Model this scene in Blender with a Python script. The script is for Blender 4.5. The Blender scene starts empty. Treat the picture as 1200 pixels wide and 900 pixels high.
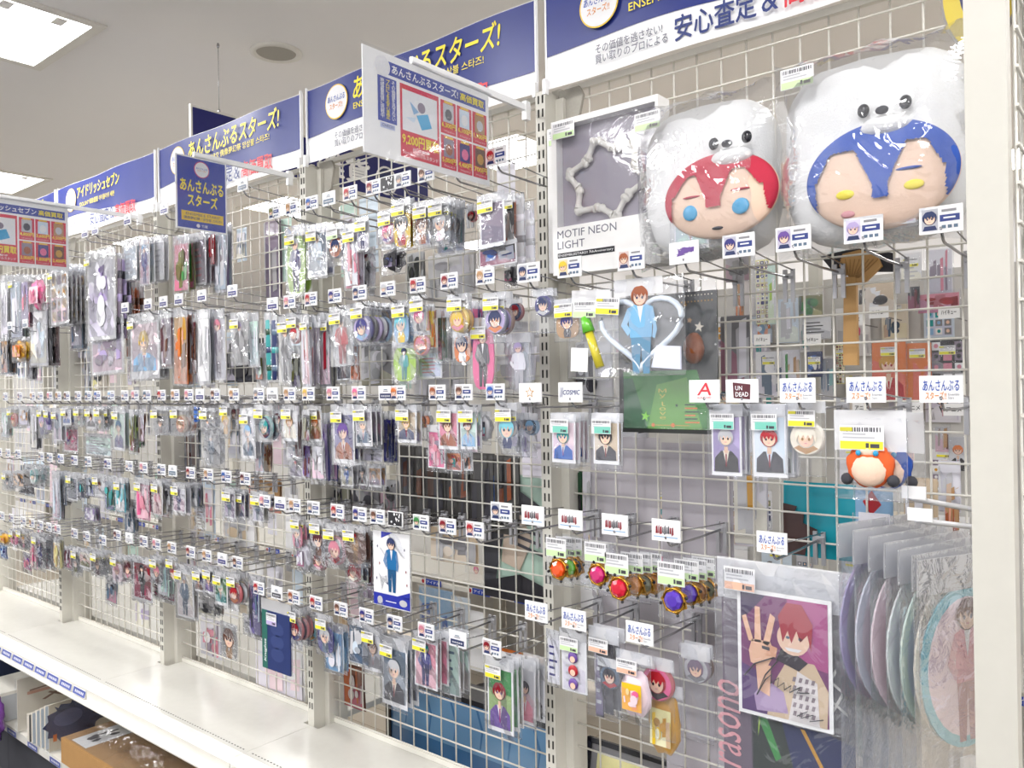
import bpy, math, random
from mathutils import Vector
C = bpy.context.scene.collection
SC = bpy.context.scene
R = random.Random(7)

# ------------------------------------------------------------------ camera, world, lights, exposure
F = 940.0
YAW, PITCH, ROLL = -0.6848, 0.0014, -0.0164
CAM = Vector((0.9993, -1.4406, 1.5))
fw = Vector((math.sin(YAW)*math.cos(PITCH), math.cos(YAW)*math.cos(PITCH), math.sin(PITCH)))
r0 = Vector((math.cos(YAW), -math.sin(YAW), 0)); u0 = r0.cross(fw)
rt = r0*math.cos(ROLL)+u0*math.sin(ROLL); up = -r0*math.sin(ROLL)+u0*math.cos(ROLL)
cd = bpy.data.cameras.new('camera'); cam = bpy.data.objects.new('camera', cd); C.objects.link(cam)
cd.sensor_width = 36; cd.lens = 36*F/1200; cd.clip_start = .02; cd.clip_end = 60
from mathutils import Matrix
cam.matrix_world = Matrix(((rt.x, up.x, -fw.x, CAM.x), (rt.y, up.y, -fw.y, CAM.y), (rt.z, up.z, -fw.z, CAM.z), (0, 0, 0, 1)))
SC.camera = cam
w = bpy.data.worlds.new('world'); SC.world = w; w.use_nodes = True
w.node_tree.nodes['Background'].inputs[0].default_value = (.9, .95, 1, 1)
w.node_tree.nodes['Background'].inputs[1].default_value = .25
SC.view_settings.view_transform = 'Standard'; SC.view_settings.look = 'None'
SC.view_settings.exposure = 0.16; SC.view_settings.gamma = 1; SC.view_settings.use_curve_mapping = False
SC.cycles.transparent_max_bounces = 40; SC.cycles.max_bounces = 8; SC.cycles.diffuse_bounces = 4
SC.cycles.sample_clamp_indirect = 6; SC.cycles.caustics_reflective = False; SC.cycles.caustics_refractive = False
CEIL = 2.9
TROFFERS = [(-2.44, -.35), (-4.95, .42), (-2.06, 2.32), (-4.2, 2.32), (-6.4, 2.32), (2.4, 2.32), (2.16, -.35), (-2.06, 4.6), (.2, 4.6), (-4.2, 4.6)]+[(u, v) for v in (-2.9, -1.75) for u in (-5.4, -3.3, -1.2, .9, 3.0)]  # unseen troffers at right and over aisles added to brighten ceiling and price boards
LAMP = 20.0
for i, (u, v) in enumerate(TROFFERS):
    ld = bpy.data.lights.new('ceiling_lamp', 'AREA'); ld.shape = 'RECTANGLE'; ld.size = .56; ld.size_y = .54
    ld.energy = LAMP; ld.color = (1, .99, .985)
    lo = bpy.data.objects.new('ceiling_lamp', ld); C.objects.link(lo); lo.location = (u, v, CEIL-.012)

def at(x, y, v):          # where a line of sight through the survey point (x, y) meets the upright plane y = v
    d = fw+rt*((x-600)/F)+up*((450-y)/F)
    return CAM+d*((v-CAM.y)/d.y)
def atu(x, y, u):
    d = fw+rt*((x-600)/F)+up*((450-y)/F)
    return CAM+d*((u-CAM.x)/d.x)
def atz(x, y, z):
    d = fw+rt*((x-600)/F)+up*((450-y)/F)
    return CAM+d*((z-CAM.z)/d.z)

# ------------------------------------------------------------------ colours and materials
def lin(c): return c/12.92 if c <= .04045 else ((c+.055)/1.055)**2.4
def hx(s):
    s = s.lstrip('#'); return tuple(lin(int(s[i:i+2], 16)/255) for i in (0, 2, 4))
PAL = {k: hx(v) for k, v in dict(
    red='b5202c', crimson='8c1626', pink='e86a9a', rose='d98a9c', orange='e07a34', brown='6b4434', tan='b98f63', blond='e2bd55', yellow='f0c92e',
    lime='a9cf4a', green='3f8f4a', darkgreen='1f4a30', teal='2f9c9c', aqua='79c8d8', sky='8fb8dc', blue='2c62b4', navy='22305f', indigo='33307c', purple='6b4a9a',
    lavender='b7a6d2', mauve='8d7f90', black='26242a', charcoal='45444c', grey='8d8c90', silver='c4c4c8', white='f0eff0', cream='efe6d4', beige='d8c3a6',
    maroon='5e2630', gold='cf9a3a', skin='f2cdb4', pale='e6e4ec', ice='d5e2ee', blush='f3dbe2', mint='cfe8dc', lemon='f6efb0', rust='a2552f', olive='7a7a4a', steel='5d7288').items()}
def col(c): return PAL[c] if isinstance(c, str) else c
def mixc(a, b, t): a, b = col(a), col(b); return tuple(a[i]*(1-t)+b[i]*t for i in range(3))

def mat(name, color, rough=.5, metal=0, spec=.5, emit=0, bump=0, bscale=40, var=.04, coat=0):
    m = bpy.data.materials.new(name); m.use_nodes = True; nt = m.node_tree; N = nt.nodes; b = N['Principled BSDF']
    color = col(color)
    b.inputs['Roughness'].default_value = rough; b.inputs['Metallic'].default_value = metal
    b.inputs['Specular IOR Level'].default_value = spec; b.inputs['Coat Weight'].default_value = coat
    tc = N.new('ShaderNodeTexCoord'); no = N.new('ShaderNodeTexNoise'); no.inputs['Scale'].default_value = bscale; no.inputs['Detail'].default_value = 4
    nt.links.new(tc.outputs['Object'], no.inputs['Vector'])
    rp = N.new('ShaderNodeValToRGB'); rp.color_ramp.elements[0].color = (*[c*(1-var) for c in color], 1); rp.color_ramp.elements[1].color = (*[min(1, c*(1+var)) for c in color], 1)
    nt.links.new(no.outputs['Fac'], rp.inputs['Fac']); nt.links.new(rp.outputs['Color'], b.inputs['Base Color'])
    if emit:
        b.inputs['Emission Color'].default_value = (*color, 1); b.inputs['Emission Strength'].default_value = emit
    if bump:
        bp = N.new('ShaderNodeBump'); bp.inputs['Strength'].default_value = bump; bp.inputs['Distance'].default_value = .003
        nt.links.new(no.outputs['Fac'], bp.inputs['Height']); nt.links.new(bp.outputs['Normal'], b.inputs['Normal'])
    return m

def inkmat(name, rough=.35, coat=0.0):     # printed ink: one flat colour per printed patch, stored on the mesh
    m = bpy.data.materials.new(name); m.use_nodes = True; nt = m.node_tree; b = nt.nodes['Principled BSDF']
    a = nt.nodes.new('ShaderNodeAttribute'); a.attribute_name = 'Col'
    no = nt.nodes.new('ShaderNodeTexNoise'); no.inputs['Scale'].default_value = 90
    mx = nt.nodes.new('ShaderNodeMixRGB'); mx.blend_type = 'MULTIPLY'; mx.inputs[0].default_value = .12
    nt.links.new(a.outputs['Color'], mx.inputs[1]); nt.links.new(no.outputs['Color'], mx.inputs[2])
    nt.links.new(mx.outputs[0], b.inputs['Base Color']); b.inputs['Roughness'].default_value = rough; b.inputs['Coat Weight'].default_value = coat
    return m

def clearmat(name, haze=.1, gloss=.10, tint=(.97, .98, 1), rough=.12, bump=.6, scale=30):
    m = bpy.data.materials.new(name); m.use_nodes = True; nt = m.node_tree; N = nt.nodes
    for n in list(N): N.remove(n)
    out = N.new('ShaderNodeOutputMaterial'); tr = N.new('ShaderNodeBsdfTransparent'); tr.inputs[0].default_value = (*tint, 1)
    df = N.new('ShaderNodeBsdfDiffuse'); df.inputs[0].default_value = (.9, .9, .92, 1)
    gl = N.new('ShaderNodeBsdfGlossy'); gl.inputs['Roughness'].default_value = rough
    m1 = N.new('ShaderNodeMixShader'); m1.inputs[0].default_value = haze
    m2 = N.new('ShaderNodeMixShader')
    tc = N.new('ShaderNodeTexCoord'); no = N.new('ShaderNodeTexNoise'); no.inputs['Scale'].default_value = scale; no.inputs['Detail'].default_value = 3; no.inputs['Distortion'].default_value = 1.2
    bp = N.new('ShaderNodeBump'); bp.inputs['Strength'].default_value = bump; bp.inputs['Distance'].default_value = .01
    fr = N.new('ShaderNodeLayerWeight'); fr.inputs['Blend'].default_value = .25
    ma = N.new('ShaderNodeMath'); ma.operation = 'MULTIPLY_ADD'; ma.inputs[1].default_value = .45; ma.inputs[2].default_value = gloss
    L = nt.links.new
    L(tc.outputs['Object'], no.inputs['Vector']); L(no.outputs['Fac'], bp.inputs['Height']); L(bp.outputs['Normal'], gl.inputs['Normal'])
    L(fr.outputs['Fresnel'], ma.inputs[0]); L(ma.outputs[0], m2.inputs[0])
    L(tr.outputs[0], m1.inputs[1]); L(df.outputs[0], m1.inputs[2]); L(m1.outputs[0], m2.inputs[1]); L(gl.outputs[0], m2.inputs[2]); L(m2.outputs[0], out.inputs[0])
    return m

INK = inkmat('printed_ink'); GLOSSINK = inkmat('glossy_print', .18, .4)
M = dict(
    white=mat('white_enamel', hx('e4e1d8'), .35), wire=mat('cream_wire', hx('e2dfd6'), .35), post=mat('post_enamel', hx('cbc8be'), .4),
    slot=mat('dark_slot', hx('2a2826'), .8), chrome=mat('chrome_wire', hx('a9a9ac'), .22, .9), steel=mat('bracket_steel', hx('b4b4b8'), .35, .5),
    ceil=mat('ceiling_paint', hx('f0eeec'), .8, bscale=6, var=.01), wallm=mat('wall_paint', hx('eeeef0'), .8, bscale=5),
    plastic=mat('white_plastic', hx('f2f2f2'), .3), paper=mat('white_paper', hx('f4f3f1'), .5), navy=mat('navy_print', hx('24327e'), .35), royal=mat('royal_blue_print', hx('1f3aa6'), .3),
    yellow=mat('yellow_ink', hx('f7e338'), .4), red=mat('red_ink', hx('d8203a'), .35), greyink=mat('grey_ink', hx('6f6f7c'), .5), blackink=mat('black_ink', hx('1f1f26'), .5), navyink=mat('navy_ink', hx('2b3a78'), .4),
    whiteink=mat('white_ink', hx('f7f7f7'), .4), orangeink=mat('orange_ink', hx('e08a20'), .4), blueink=mat('blue_ink', hx('1c4cae'), .4), redink=mat('sign_red', hx('d83a46'), .4), pinkink=mat('pink_script', hx('d99aa0'), .4),
    wood=mat('pale_bamboo', hx('c69a5e'), .5, bscale=18, var=.12), card=mat('cardboard', hx('b58a55'), .7, bscale=25, var=.08), skin=mat('plush_skin', hx('f4d3ba'), .8, bump=.2, bscale=200),
    fur=mat('white_fur', hx('f2f1ee'), .95, bump=.35, bscale=330, var=.04), redfelt=mat('red_felt', hx('c02a44'), .8, bump=.2, bscale=200), bluefelt=mat('blue_felt', hx('2a54b0'), .8, bump=.2, bscale=200),
    board=mat('grey_back_panel', hx('c6c4c0'), .5), black=mat('black_gloss', hx('222228'), .25), lampg=mat('lamp_white', (1, 1, 1), .4, emit=9), reflector=mat('lamp_reflector', hx('f4f2ec'), .25), deck=mat('shelf_enamel', hx('cbc9c2'), .22, coat=.3),
    brightmetal=mat('bright_metal', hx('ececee'), .3, .35), tube=mat('neon_tube', hx('ece8df'), .35), mauve=mat('mauve_board', hx('a69fa9'), .5, var=.02, bscale=8), gold=mat('gold_metal', hx('c8963c'), .25, .9), felt=mat('dark_felt', hx('3c3c42'), .8),
    orangefelt=mat('orange_felt', hx('e2622c'), .85), vent=mat('vent_grey', hx('a8a49a'), .7, var=.1, bscale=200))
for nm, c in dict(gem_red='d1203a', gem_pink='c9206e', gem_orange='f0561c', gem_green='6cc83a', gem_purple='5a3cb0', gem_blue='3a5a90', gem_amber='b8742e', gem_olive='6f7358').items():
    M[nm] = mat(nm, hx(c), .08, coat=.6)
BAG = clearmat('clear_bag', .055, .035, bump=.4); BAGB = clearmat('big_clear_bag', .06, .085, scale=11, bump=1.0, rough=.08); HEADER = clearmat('milky_header', .62, .06, bump=.3)
ACRYL = clearmat('clear_acrylic', .08, .06, bump=.05, rough=.05); SLEEVE = clearmat('clear_sleeve', .05, .05, bump=.05, rough=.06); FROST = clearmat('frosted_film', .28, .05, bump=.5, scale=18)

# ------------------------------------------------------------------ mesh building
class MB:
    def __init__(s): s.v = []; s.f = []; s.m = []; s.c = []; s.smooth = []
    def face(s, pts, c=(1, 1, 1), m=0, sm=False):
        i = len(s.v); s.v += [tuple(p) for p in pts]; s.f.append(tuple(range(i, i+len(pts)))); s.m.append(m); s.c.append(col(c)); s.smooth.append(sm)
    def grid(s, P, n, k, c=(1, 1, 1), m=0, sm=True, close=False):     # n rows of k points
        i = len(s.v); s.v += [tuple(p) for p in P]
        for a in range(n-1):
            for b in range(k if close else k-1):
                b2 = (b+1) % k
                s.f.append((i+a*k+b, i+a*k+b2, i+(a+1)*k+b2, i+(a+1)*k+b)); s.m.append(m); s.c.append(col(c)); s.smooth.append(sm)
    def box(s, x0, x1, y0, y1, z0, z1, c=(1, 1, 1), m=0):
        i = len(s.v); s.v += [(x, y, z) for z in (z0, z1) for y in (y0, y1) for x in (x0, x1)]
        for q in ((0, 2, 3, 1), (4, 5, 7, 6), (0, 1, 5, 4), (2, 6, 7, 3), (0, 4, 6, 2), (1, 3, 7, 5)):
            s.f.append(tuple(i+k for k in q)); s.m.append(m); s.c.append(col(c)); s.smooth.append(False)
    def tube(s, path, r, n=6, c=(1, 1, 1), m=0, closed=False):
        P = [Vector(p) for p in path]; pts = []; k = len(P)
        for a, p in enumerate(P):
            t = (P[(a+1) % k]-P[a-1]) if closed else (P[min(a+1, k-1)]-P[max(a-1, 0)])
            t.normalize(); x = t.cross(Vector((0, 0, 1)))
            if x.length < .2: x = t.cross(Vector((1, 0, 0)))
            x.normalize(); y = t.cross(x); rr = r[a] if isinstance(r, (list, tuple)) else r
            pts += [p+x*(rr*math.cos(2*math.pi*j/n))+y*(rr*math.sin(2*math.pi*j/n)) for j in range(n)]
        if closed: pts += pts[:n]
        i = len(s.v); s.grid(pts, len(pts)//n, n, c, m, True, True)
        if not closed:
            for e in (0, len(pts)-n):
                s.f.append(tuple(i+e+j for j in (range(n) if e else reversed(range(n))))); s.m.append(m); s.c.append(col(c)); s.smooth.append(False)
    def poly(s, pts, y, c, m=0): s.face([(x, y, z) for x, z in pts], c, m)
    def ell(s, cx, cz, rx, rz, y, c, m=0, n=14, a0=0, a1=2*math.pi):
        k = n if a1-a0 > 6.28 else n+1
        s.poly([(cx+rx*math.cos(a0+(a1-a0)*j/n), cz+rz*math.sin(a0+(a1-a0)*j/n)) for j in range(k)], y, c, m)
    def rect(s, x0, x1, z0, z1, y, c, m=0): s.poly([(x0, z0), (x1, z0), (x1, z1), (x0, z1)], y, c, m)
    def slab(s, pts, y0, y1, c=(1, 1, 1), m=0):      # an outline in x-z with thickness in y
        s.poly(pts, y0, c, m); s.poly(pts[::-1], y1, c, m); n = len(pts)
        for a in range(n):
            p, q = pts[a], pts[(a+1) % n]; s.face([(p[0], y0, p[1]), (p[0], y1, p[1]), (q[0], y1, q[1]), (q[0], y0, q[1])], c, m)
    def sphere(s, cx, cy, cz, rx, ry, rz, n=10, k=16, c=(1, 1, 1), m=0, fn=None):
        P = []
        for a in range(n+1):
            th = math.pi*a/n
            for b in range(k):
                ph = 2*math.pi*b/k; x, y, z = math.sin(th)*math.cos(ph), math.sin(th)*math.sin(ph), math.cos(th)
                f = fn(x, y, z) if fn else 1
                P.append((cx+rx*x*f, cy+ry*y*f, cz+rz*z*f))
        s.grid(P, n+1, k, c, m, True, True)
    def mesh(s, name, mats):
        me = bpy.data.meshes.new(name); me.from_pydata(s.v, [], s.f)
        me.polygons.foreach_set('material_index', s.m); me.polygons.foreach_set('use_smooth', s.smooth)
        a = me.color_attributes.new('Col', 'FLOAT_COLOR', 'CORNER'); buf = []
        for f, c in zip(s.f, s.c): buf += [c[0], c[1], c[2], 1.0]*len(f)
        a.data.foreach_set('color', buf)
        for m in (mats if isinstance(mats, (list, tuple)) else [mats]): me.materials.append(m)
        me.update(); return me
    def build(s, name, mats, parent=None, loc=(0, 0, 0), rz=0, label=None):
        return put(name, s.mesh(name, mats), parent, loc, rz, label)
def put(name, me, parent=None, loc=(0, 0, 0), rz=0, label=None, scale=None, rx=0, ry=0):
    o = bpy.data.objects.new(name, me); C.objects.link(o); o.parent = parent; o.location = loc; o.rotation_euler = (rx, ry, rz)
    if scale: o.scale = scale
    if label: o['label'] = label
    return o
USED = set()
def tag(o, label, cat, group=None, kind=None):
    o['label'] = label; o['category'] = cat
    if group: o['group'] = group
    if kind: o['kind'] = kind
    return o
def thing(name, label, cat, loc=(0, 0, 0), rz=0, group=None, rx=0, ry=0):
    o = bpy.data.objects.new(name, None); o.empty_display_size = .02; C.objects.link(o); o.location = loc; o.rotation_euler = (rx, ry, rz)
    return tag(o, label, cat, group)
def struct(o, label=None):
    o['kind'] = 'structure'
    if label: o['label'] = label
    return o
ORD = ['first', 'second', 'third', 'fourth', 'fifth', 'sixth', 'seventh', 'eighth', 'ninth', 'tenth', 'eleventh', 'twelfth', 'thirteenth', 'fourteenth', 'fifteenth', 'sixteenth', 'seventeenth', 'eighteenth', 'nineteenth', 'twentieth']

TXT = {}
def text(body, x0, x1, z0, z1, m, parent, y=-.001, bold=.0, name='lettering', shear=0, rz=0, keep=False, vertical=False):
    key = (body, bold, shear, vertical)
    if key not in TXT:
        c = bpy.data.curves.new('lettering', 'FONT'); c.body = '\n'.join(body) if vertical else body; c.resolution_u = 2; c.shear = shear
        if vertical: c.align_x = 'CENTER'; c.space_line = .85
        o = bpy.data.objects.new('lettering', c); C.objects.link(o)
        dg = bpy.context.evaluated_depsgraph_get(); me = bpy.data.meshes.new_from_object(o.evaluated_get(dg))
        bpy.data.objects.remove(o); bpy.data.curves.remove(c)
        v = [tuple(p.co) for p in me.vertices]; f = [tuple(p.vertices) for p in me.polygons]; bpy.data.meshes.remove(me)
        xs = [p[0] for p in v]; ys = [p[1] for p in v]
        TXT[key] = (v, f, min(xs), max(xs), min(ys), max(ys))
    v, f, a, b, c, d = TXT[key]
    sx = (x1-x0)/(b-a); sz = (z1-z0)/(d-c)
    if keep: sx = sz = min(sx, sz)
    g = bold*.55; sh = ((0, 0),) if not bold else ((0, 0), (-g, 0), (g, 0), (0, -g), (0, g)); n = len(v)
    me = bpy.data.meshes.new('lettering'); me.from_pydata([((p[0]-a+d[0])*sx+x0, y-.00003*i, (p[1]-c+d[1])*sz+z0) for i, d in enumerate(sh) for p in v], [], [tuple(q+i*n for q in t) for i in range(len(sh)) for t in f]); me.materials.append(m); me.update()
    o = put(name, me, parent, rz=rz)
    return o

# ------------------------------------------------------------------ printed pictures (generic figures)
def spikes(cx, cz, rx, rz, rng, lo=-.15, n=9):
    top = [(cx+rx*math.cos(math.pi*(1.08-1.16*j/12)), cz+rz*math.sin(math.pi*(1.08-1.16*j/12))*(1+.05*((j*5) % 3))) for j in range(13)]
    low = []
    for j in range(n):
        t = 1-2*j/(n-1); low.append((cx+rx*.92*t, cz+rz*(lo+(.34 if j % 2 else -.12)+rng.uniform(-.07, .07)+(-.3 if abs(t) > .8 else 0))))
    return top+low
def head(mb, cx, cz, s, hair, y, rng, eye='navy'):
    h2 = mixc(hair, 'black', .3); E = .0004
    mb.ell(cx, cz+s*.05, s*1.05, s*1.1, y, h2); mb.ell(cx, cz-s*.08, s*.78, s*.88, y-E, 'skin', n=16)
    for k in (-1, 1): mb.ell(cx+k*s*.34, cz-s*.12, s*.13, s*.17, y-2*E, mixc(eye, 'black', .3), n=8)
    mb.ell(cx, cz-s*.55, s*.16, s*.05, y-2*E, 'rose', n=8)
    mb.poly(spikes(cx, cz+s*.12, s*1.08, s*1.02, rng), y-3*E, hair)
def pic(mb, x0, x1, z0, z1, y, style, hair, cloth, bg, seed=0):
    rng = random.Random(seed); E = .0004; w, h = x1-x0, z1-z0; cx = (x0+x1)/2
    b2 = mixc(bg, rng.choice(['white', 'lavender', 'lemon', 'pink', 'navy']), .3)
    if style == 'dark': mb.rect(x0, x1, z0, z1, y, bg); y -= 2*E
    elif style not in ('chibi', 'cut'):
        mb.rect(x0, x1, z0, z1, y, bg)
        mb.poly([(x0, z0), (x1, z0), (x1, z0+h*rng.uniform(.2, .6)), (x0, z0+h*rng.uniform(.5, .9))], y-E, b2)
        y -= 2*E
    if style == 'bust':
        s = min(w*.27, h*.2); hz = z0+h*.62
        for q in ([(-.46, 0), (-.44, .25), (-.2, .38), (.2, .38), (.44, .25), (.46, 0)],): mb.poly([(cx+a*w, z0+b*h) for a, b in q], y, cloth)
        mb.poly([(cx-.12*w, z0+.39*h), (cx+.12*w, z0+.39*h), (cx, z0+.12*h)], y-E, rng.choice(['white', 'cream', 'black', 'ice']))
        mb.poly([(cx-.03*w, z0+.33*h), (cx+.03*w, z0+.33*h), (cx+.02*w, z0+.1*h), (cx-.02*w, z0+.1*h)], y-2*E, mixc(cloth, 'red', .5))
        mb.poly([(cx-.36*w, z0), (cx-.3*w, z0+.25*h), (cx-.24*w, z0)], y-E, mixc(cloth, 'black', .35))
        mb.rect(cx-.07*w, cx+.07*w, z0+.34*h, z0+.46*h, y-2*E, mixc('skin', 'tan', .25)); head(mb, cx, hz, s, hair, y-3*E, rng, cloth)
    elif style in ('full', 'cut'):
        s = min(w*.26, h*.1); k = min(w*.72, h*.4)
        mb.poly([(cx-.32*k, z0+.44*h), (cx+.32*k, z0+.44*h), (cx+.26*k, z0+.02*h), (cx+.06*k, z0+.02*h), (cx, z0+.36*h), (cx-.06*k, z0+.02*h), (cx-.26*k, z0+.02*h)], y, mixc(cloth, 'black', .45))
        mb.poly([(cx-.34*k, z0+.42*h), (cx-.4*k, z0+.75*h), (cx-.12*k, z0+.79*h), (cx+.12*k, z0+.79*h), (cx+.4*k, z0+.75*h), (cx+.34*k, z0+.42*h)], y-E, cloth)
        mb.poly([(cx-.4*k, z0+.75*h), (cx-.62*k, z0+.56*h), (cx-.4*k, z0+.44*h), (cx-.3*k, z0+.5*h), (cx-.42*k, z0+.57*h), (cx-.28*k, z0+.68*h)], y-2*E, mixc(cloth, 'white', .2))
        mb.poly([(cx+.4*k, z0+.75*h), (cx+.52*k, z0+.5*h), (cx+.44*k, z0+.4*h), (cx+.36*k, z0+.42*h), (cx+.4*k, z0+.54*h), (cx+.3*k, z0+.66*h)], y-2*E, mixc(cloth, 'white', .12))
        mb.poly([(cx-.1*k, z0+.78*h), (cx+.1*k, z0+.78*h), (cx, z0+.58*h)], y-2*E, 'white'); head(mb, cx, z0+.87*h, s, hair, y-3*E, rng)
    elif style == 'chibi':
        s = min(w*.44, h*.3)
        mb.poly([(cx-.55*s, z0), (cx-.7*s, z0+h*.2), (cx-.4*s, z0+h*.45), (cx+.4*s, z0+h*.45), (cx+.7*s, z0+h*.2), (cx+.55*s, z0)], y, cloth)
        mb.poly([(cx-.2*s, z0+h*.42), (cx+.2*s, z0+h*.42), (cx, z0+h*.2)], y-E, 'white'); head(mb, cx, z1-s*1.15, s, hair, y-2*E, rng)
    elif style == 'multi':
        n, k = 3, max(2, round(3*h/w))
        for i in range(n):
            for j in range(k):
                a, b = x0+w*(i+.12)/n, z0+h*(j+.12)/k; mb.rect(a, a+w*.76/n, b, b+h*.76/k, y, rng.choice([hair, cloth, 'beige', 'grey', 'white', 'mauve'])); mb.ell(a+w*.38/n, b+h*.4/k, w*.2/n, h*.22/k, y-E, rng.choice([hair, 'skin', cloth]), n=8)
    elif style == 'text':
        for j in range(5):
            mb.rect(x0+w*.12, x0+w*(.5+.35*rng.random()), z0+h*(.15+.15*j), z0+h*(.2+.15*j), y, cloth)
    else:       # abs: overlapping patches of colour
        for j in range(6):
            a = rng.random()*.85; d = rng.uniform(.08, .3); t0, t1 = rng.random()*.5, .5+rng.random()*.5; k = rng.uniform(-.06, .06); cc = lambda f: x0+w*min(1, max(0, f))
            mb.poly([(cc(a), z0+h*t0), (cc(a+d), z0+h*(t0+.03)), (cc(a+d+k), z0+h*t1), (cc(a+k), z0+h*(t1-.04))], y-E*j, rng.choice([hair, hair, cloth, mixc(hair, 'white', .3) if style != 'dark' else mixc(hair, 'black', .4), mixc(cloth, 'white', .25) if style != 'dark' else hair, mixc(cloth, bg, .5)]))
        if w > .5*h and style == 'abs':
            for j in range(4): mb.ell(x0+w*rng.uniform(.25, .75), z0+h*rng.uniform(.25, .75), w*rng.uniform(.08, .2), h*rng.uniform(.08, .2), y-E*(6+j), rng.choice([hair, cloth, mixc(hair, 'black', .3), mixc(bg, 'white', .4)]), n=11)

# ------------------------------------------------------------------ packs that hang on hooks
BAGS = {}
def bag_mesh(w, h, big=False, milky=False):
    key = (round(w, 2), round(h, 2), big, milky)
    if key not in BAGS:
        rng = random.Random(str(key)); mb = MB(); n, k = (12, 9) if big else (7, 5); P = []
        am = .006 if big else .0022
        for a in range(n):
            for b in range(k):
                e = 1 if 0 < b < k-1 else .3
                P.append(((b/(k-1)-.5)*w+rng.uniform(-.012, .012)*w*(1 if not (0 < b < k-1) else 0), rng.uniform(-am, am)*e, -h*a/(n-1)+(rng.uniform(-.01, .01)*h if a == n-1 else 0)))
        mb.grid(P, n, k, sm=big)
        mb.tube([(-w/2, 0, -h), (0, -.001, -h), (w/2, 0, -h)], .0007, 4)
        for sx in (-1, 1): mb.tube([(sx*w/2, 0, 0), (sx*w/2, 0, -h*.5), (sx*w/2, 0, -h)], .0006, 4)
        BAGS[key] = mb.mesh('bag', FROST if milky else (BAGB if big else BAG))
    return BAGS[key]
LABC = dict(y='f3ea3a', g='d3eeb4', t='7fd0bd', o='f4c2a6', l='cdbbe6')
LABS = {}
def label_mesh(style):
    if style not in LABS:
        mb = MB(); mb.box(-.5, .5, -.0006, 0, -.62, 0, 'white'); mb.rect(-.48, .48, -.6, -.4, -.0009, hx(LABC[style])) if style != 't' else mb.rect(-.35, .48, -.6, -.3, -.0009, hx(LABC['t']))
        rng = random.Random(3)
        x = -.44
        while x < .42:
            ww = rng.uniform(.01, .04); mb.rect(x, x+ww, -.16, -.05, -.0009, 'charcoal'); x += ww+rng.uniform(.012, .04)
        mb.rect(-.42, .1, -.24, -.2, -.0009, 'silver'); mb.rect(-.42, .3, -.33, -.29, -.0009, 'silver')
        if style == 'y': mb.rect(-.48, -.2, -.15, -.05, -.0011, hx('d8d040'))
        mb.rect(.1, .17, -.56, -.44, -.0011, 'charcoal'); mb.rect(.2, .4, -.56, -.46, -.0011, 'charcoal')
        LABS[style] = mb.mesh('price_label', INK)
    return LABS[style]
HEADERS = {}
def header_mesh():
    if 'h' not in HEADERS:
        mb = MB(); P = []
        for a in range(3):
            for b in range(7): P.append((b/6-.5, .0012*math.sin(b*2+a), -a/2))
        mb.grid(P, 3, 7); HEADERS['h'] = mb.mesh('header', HEADER)
    return HEADERS['h']
CORE = {}
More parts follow.
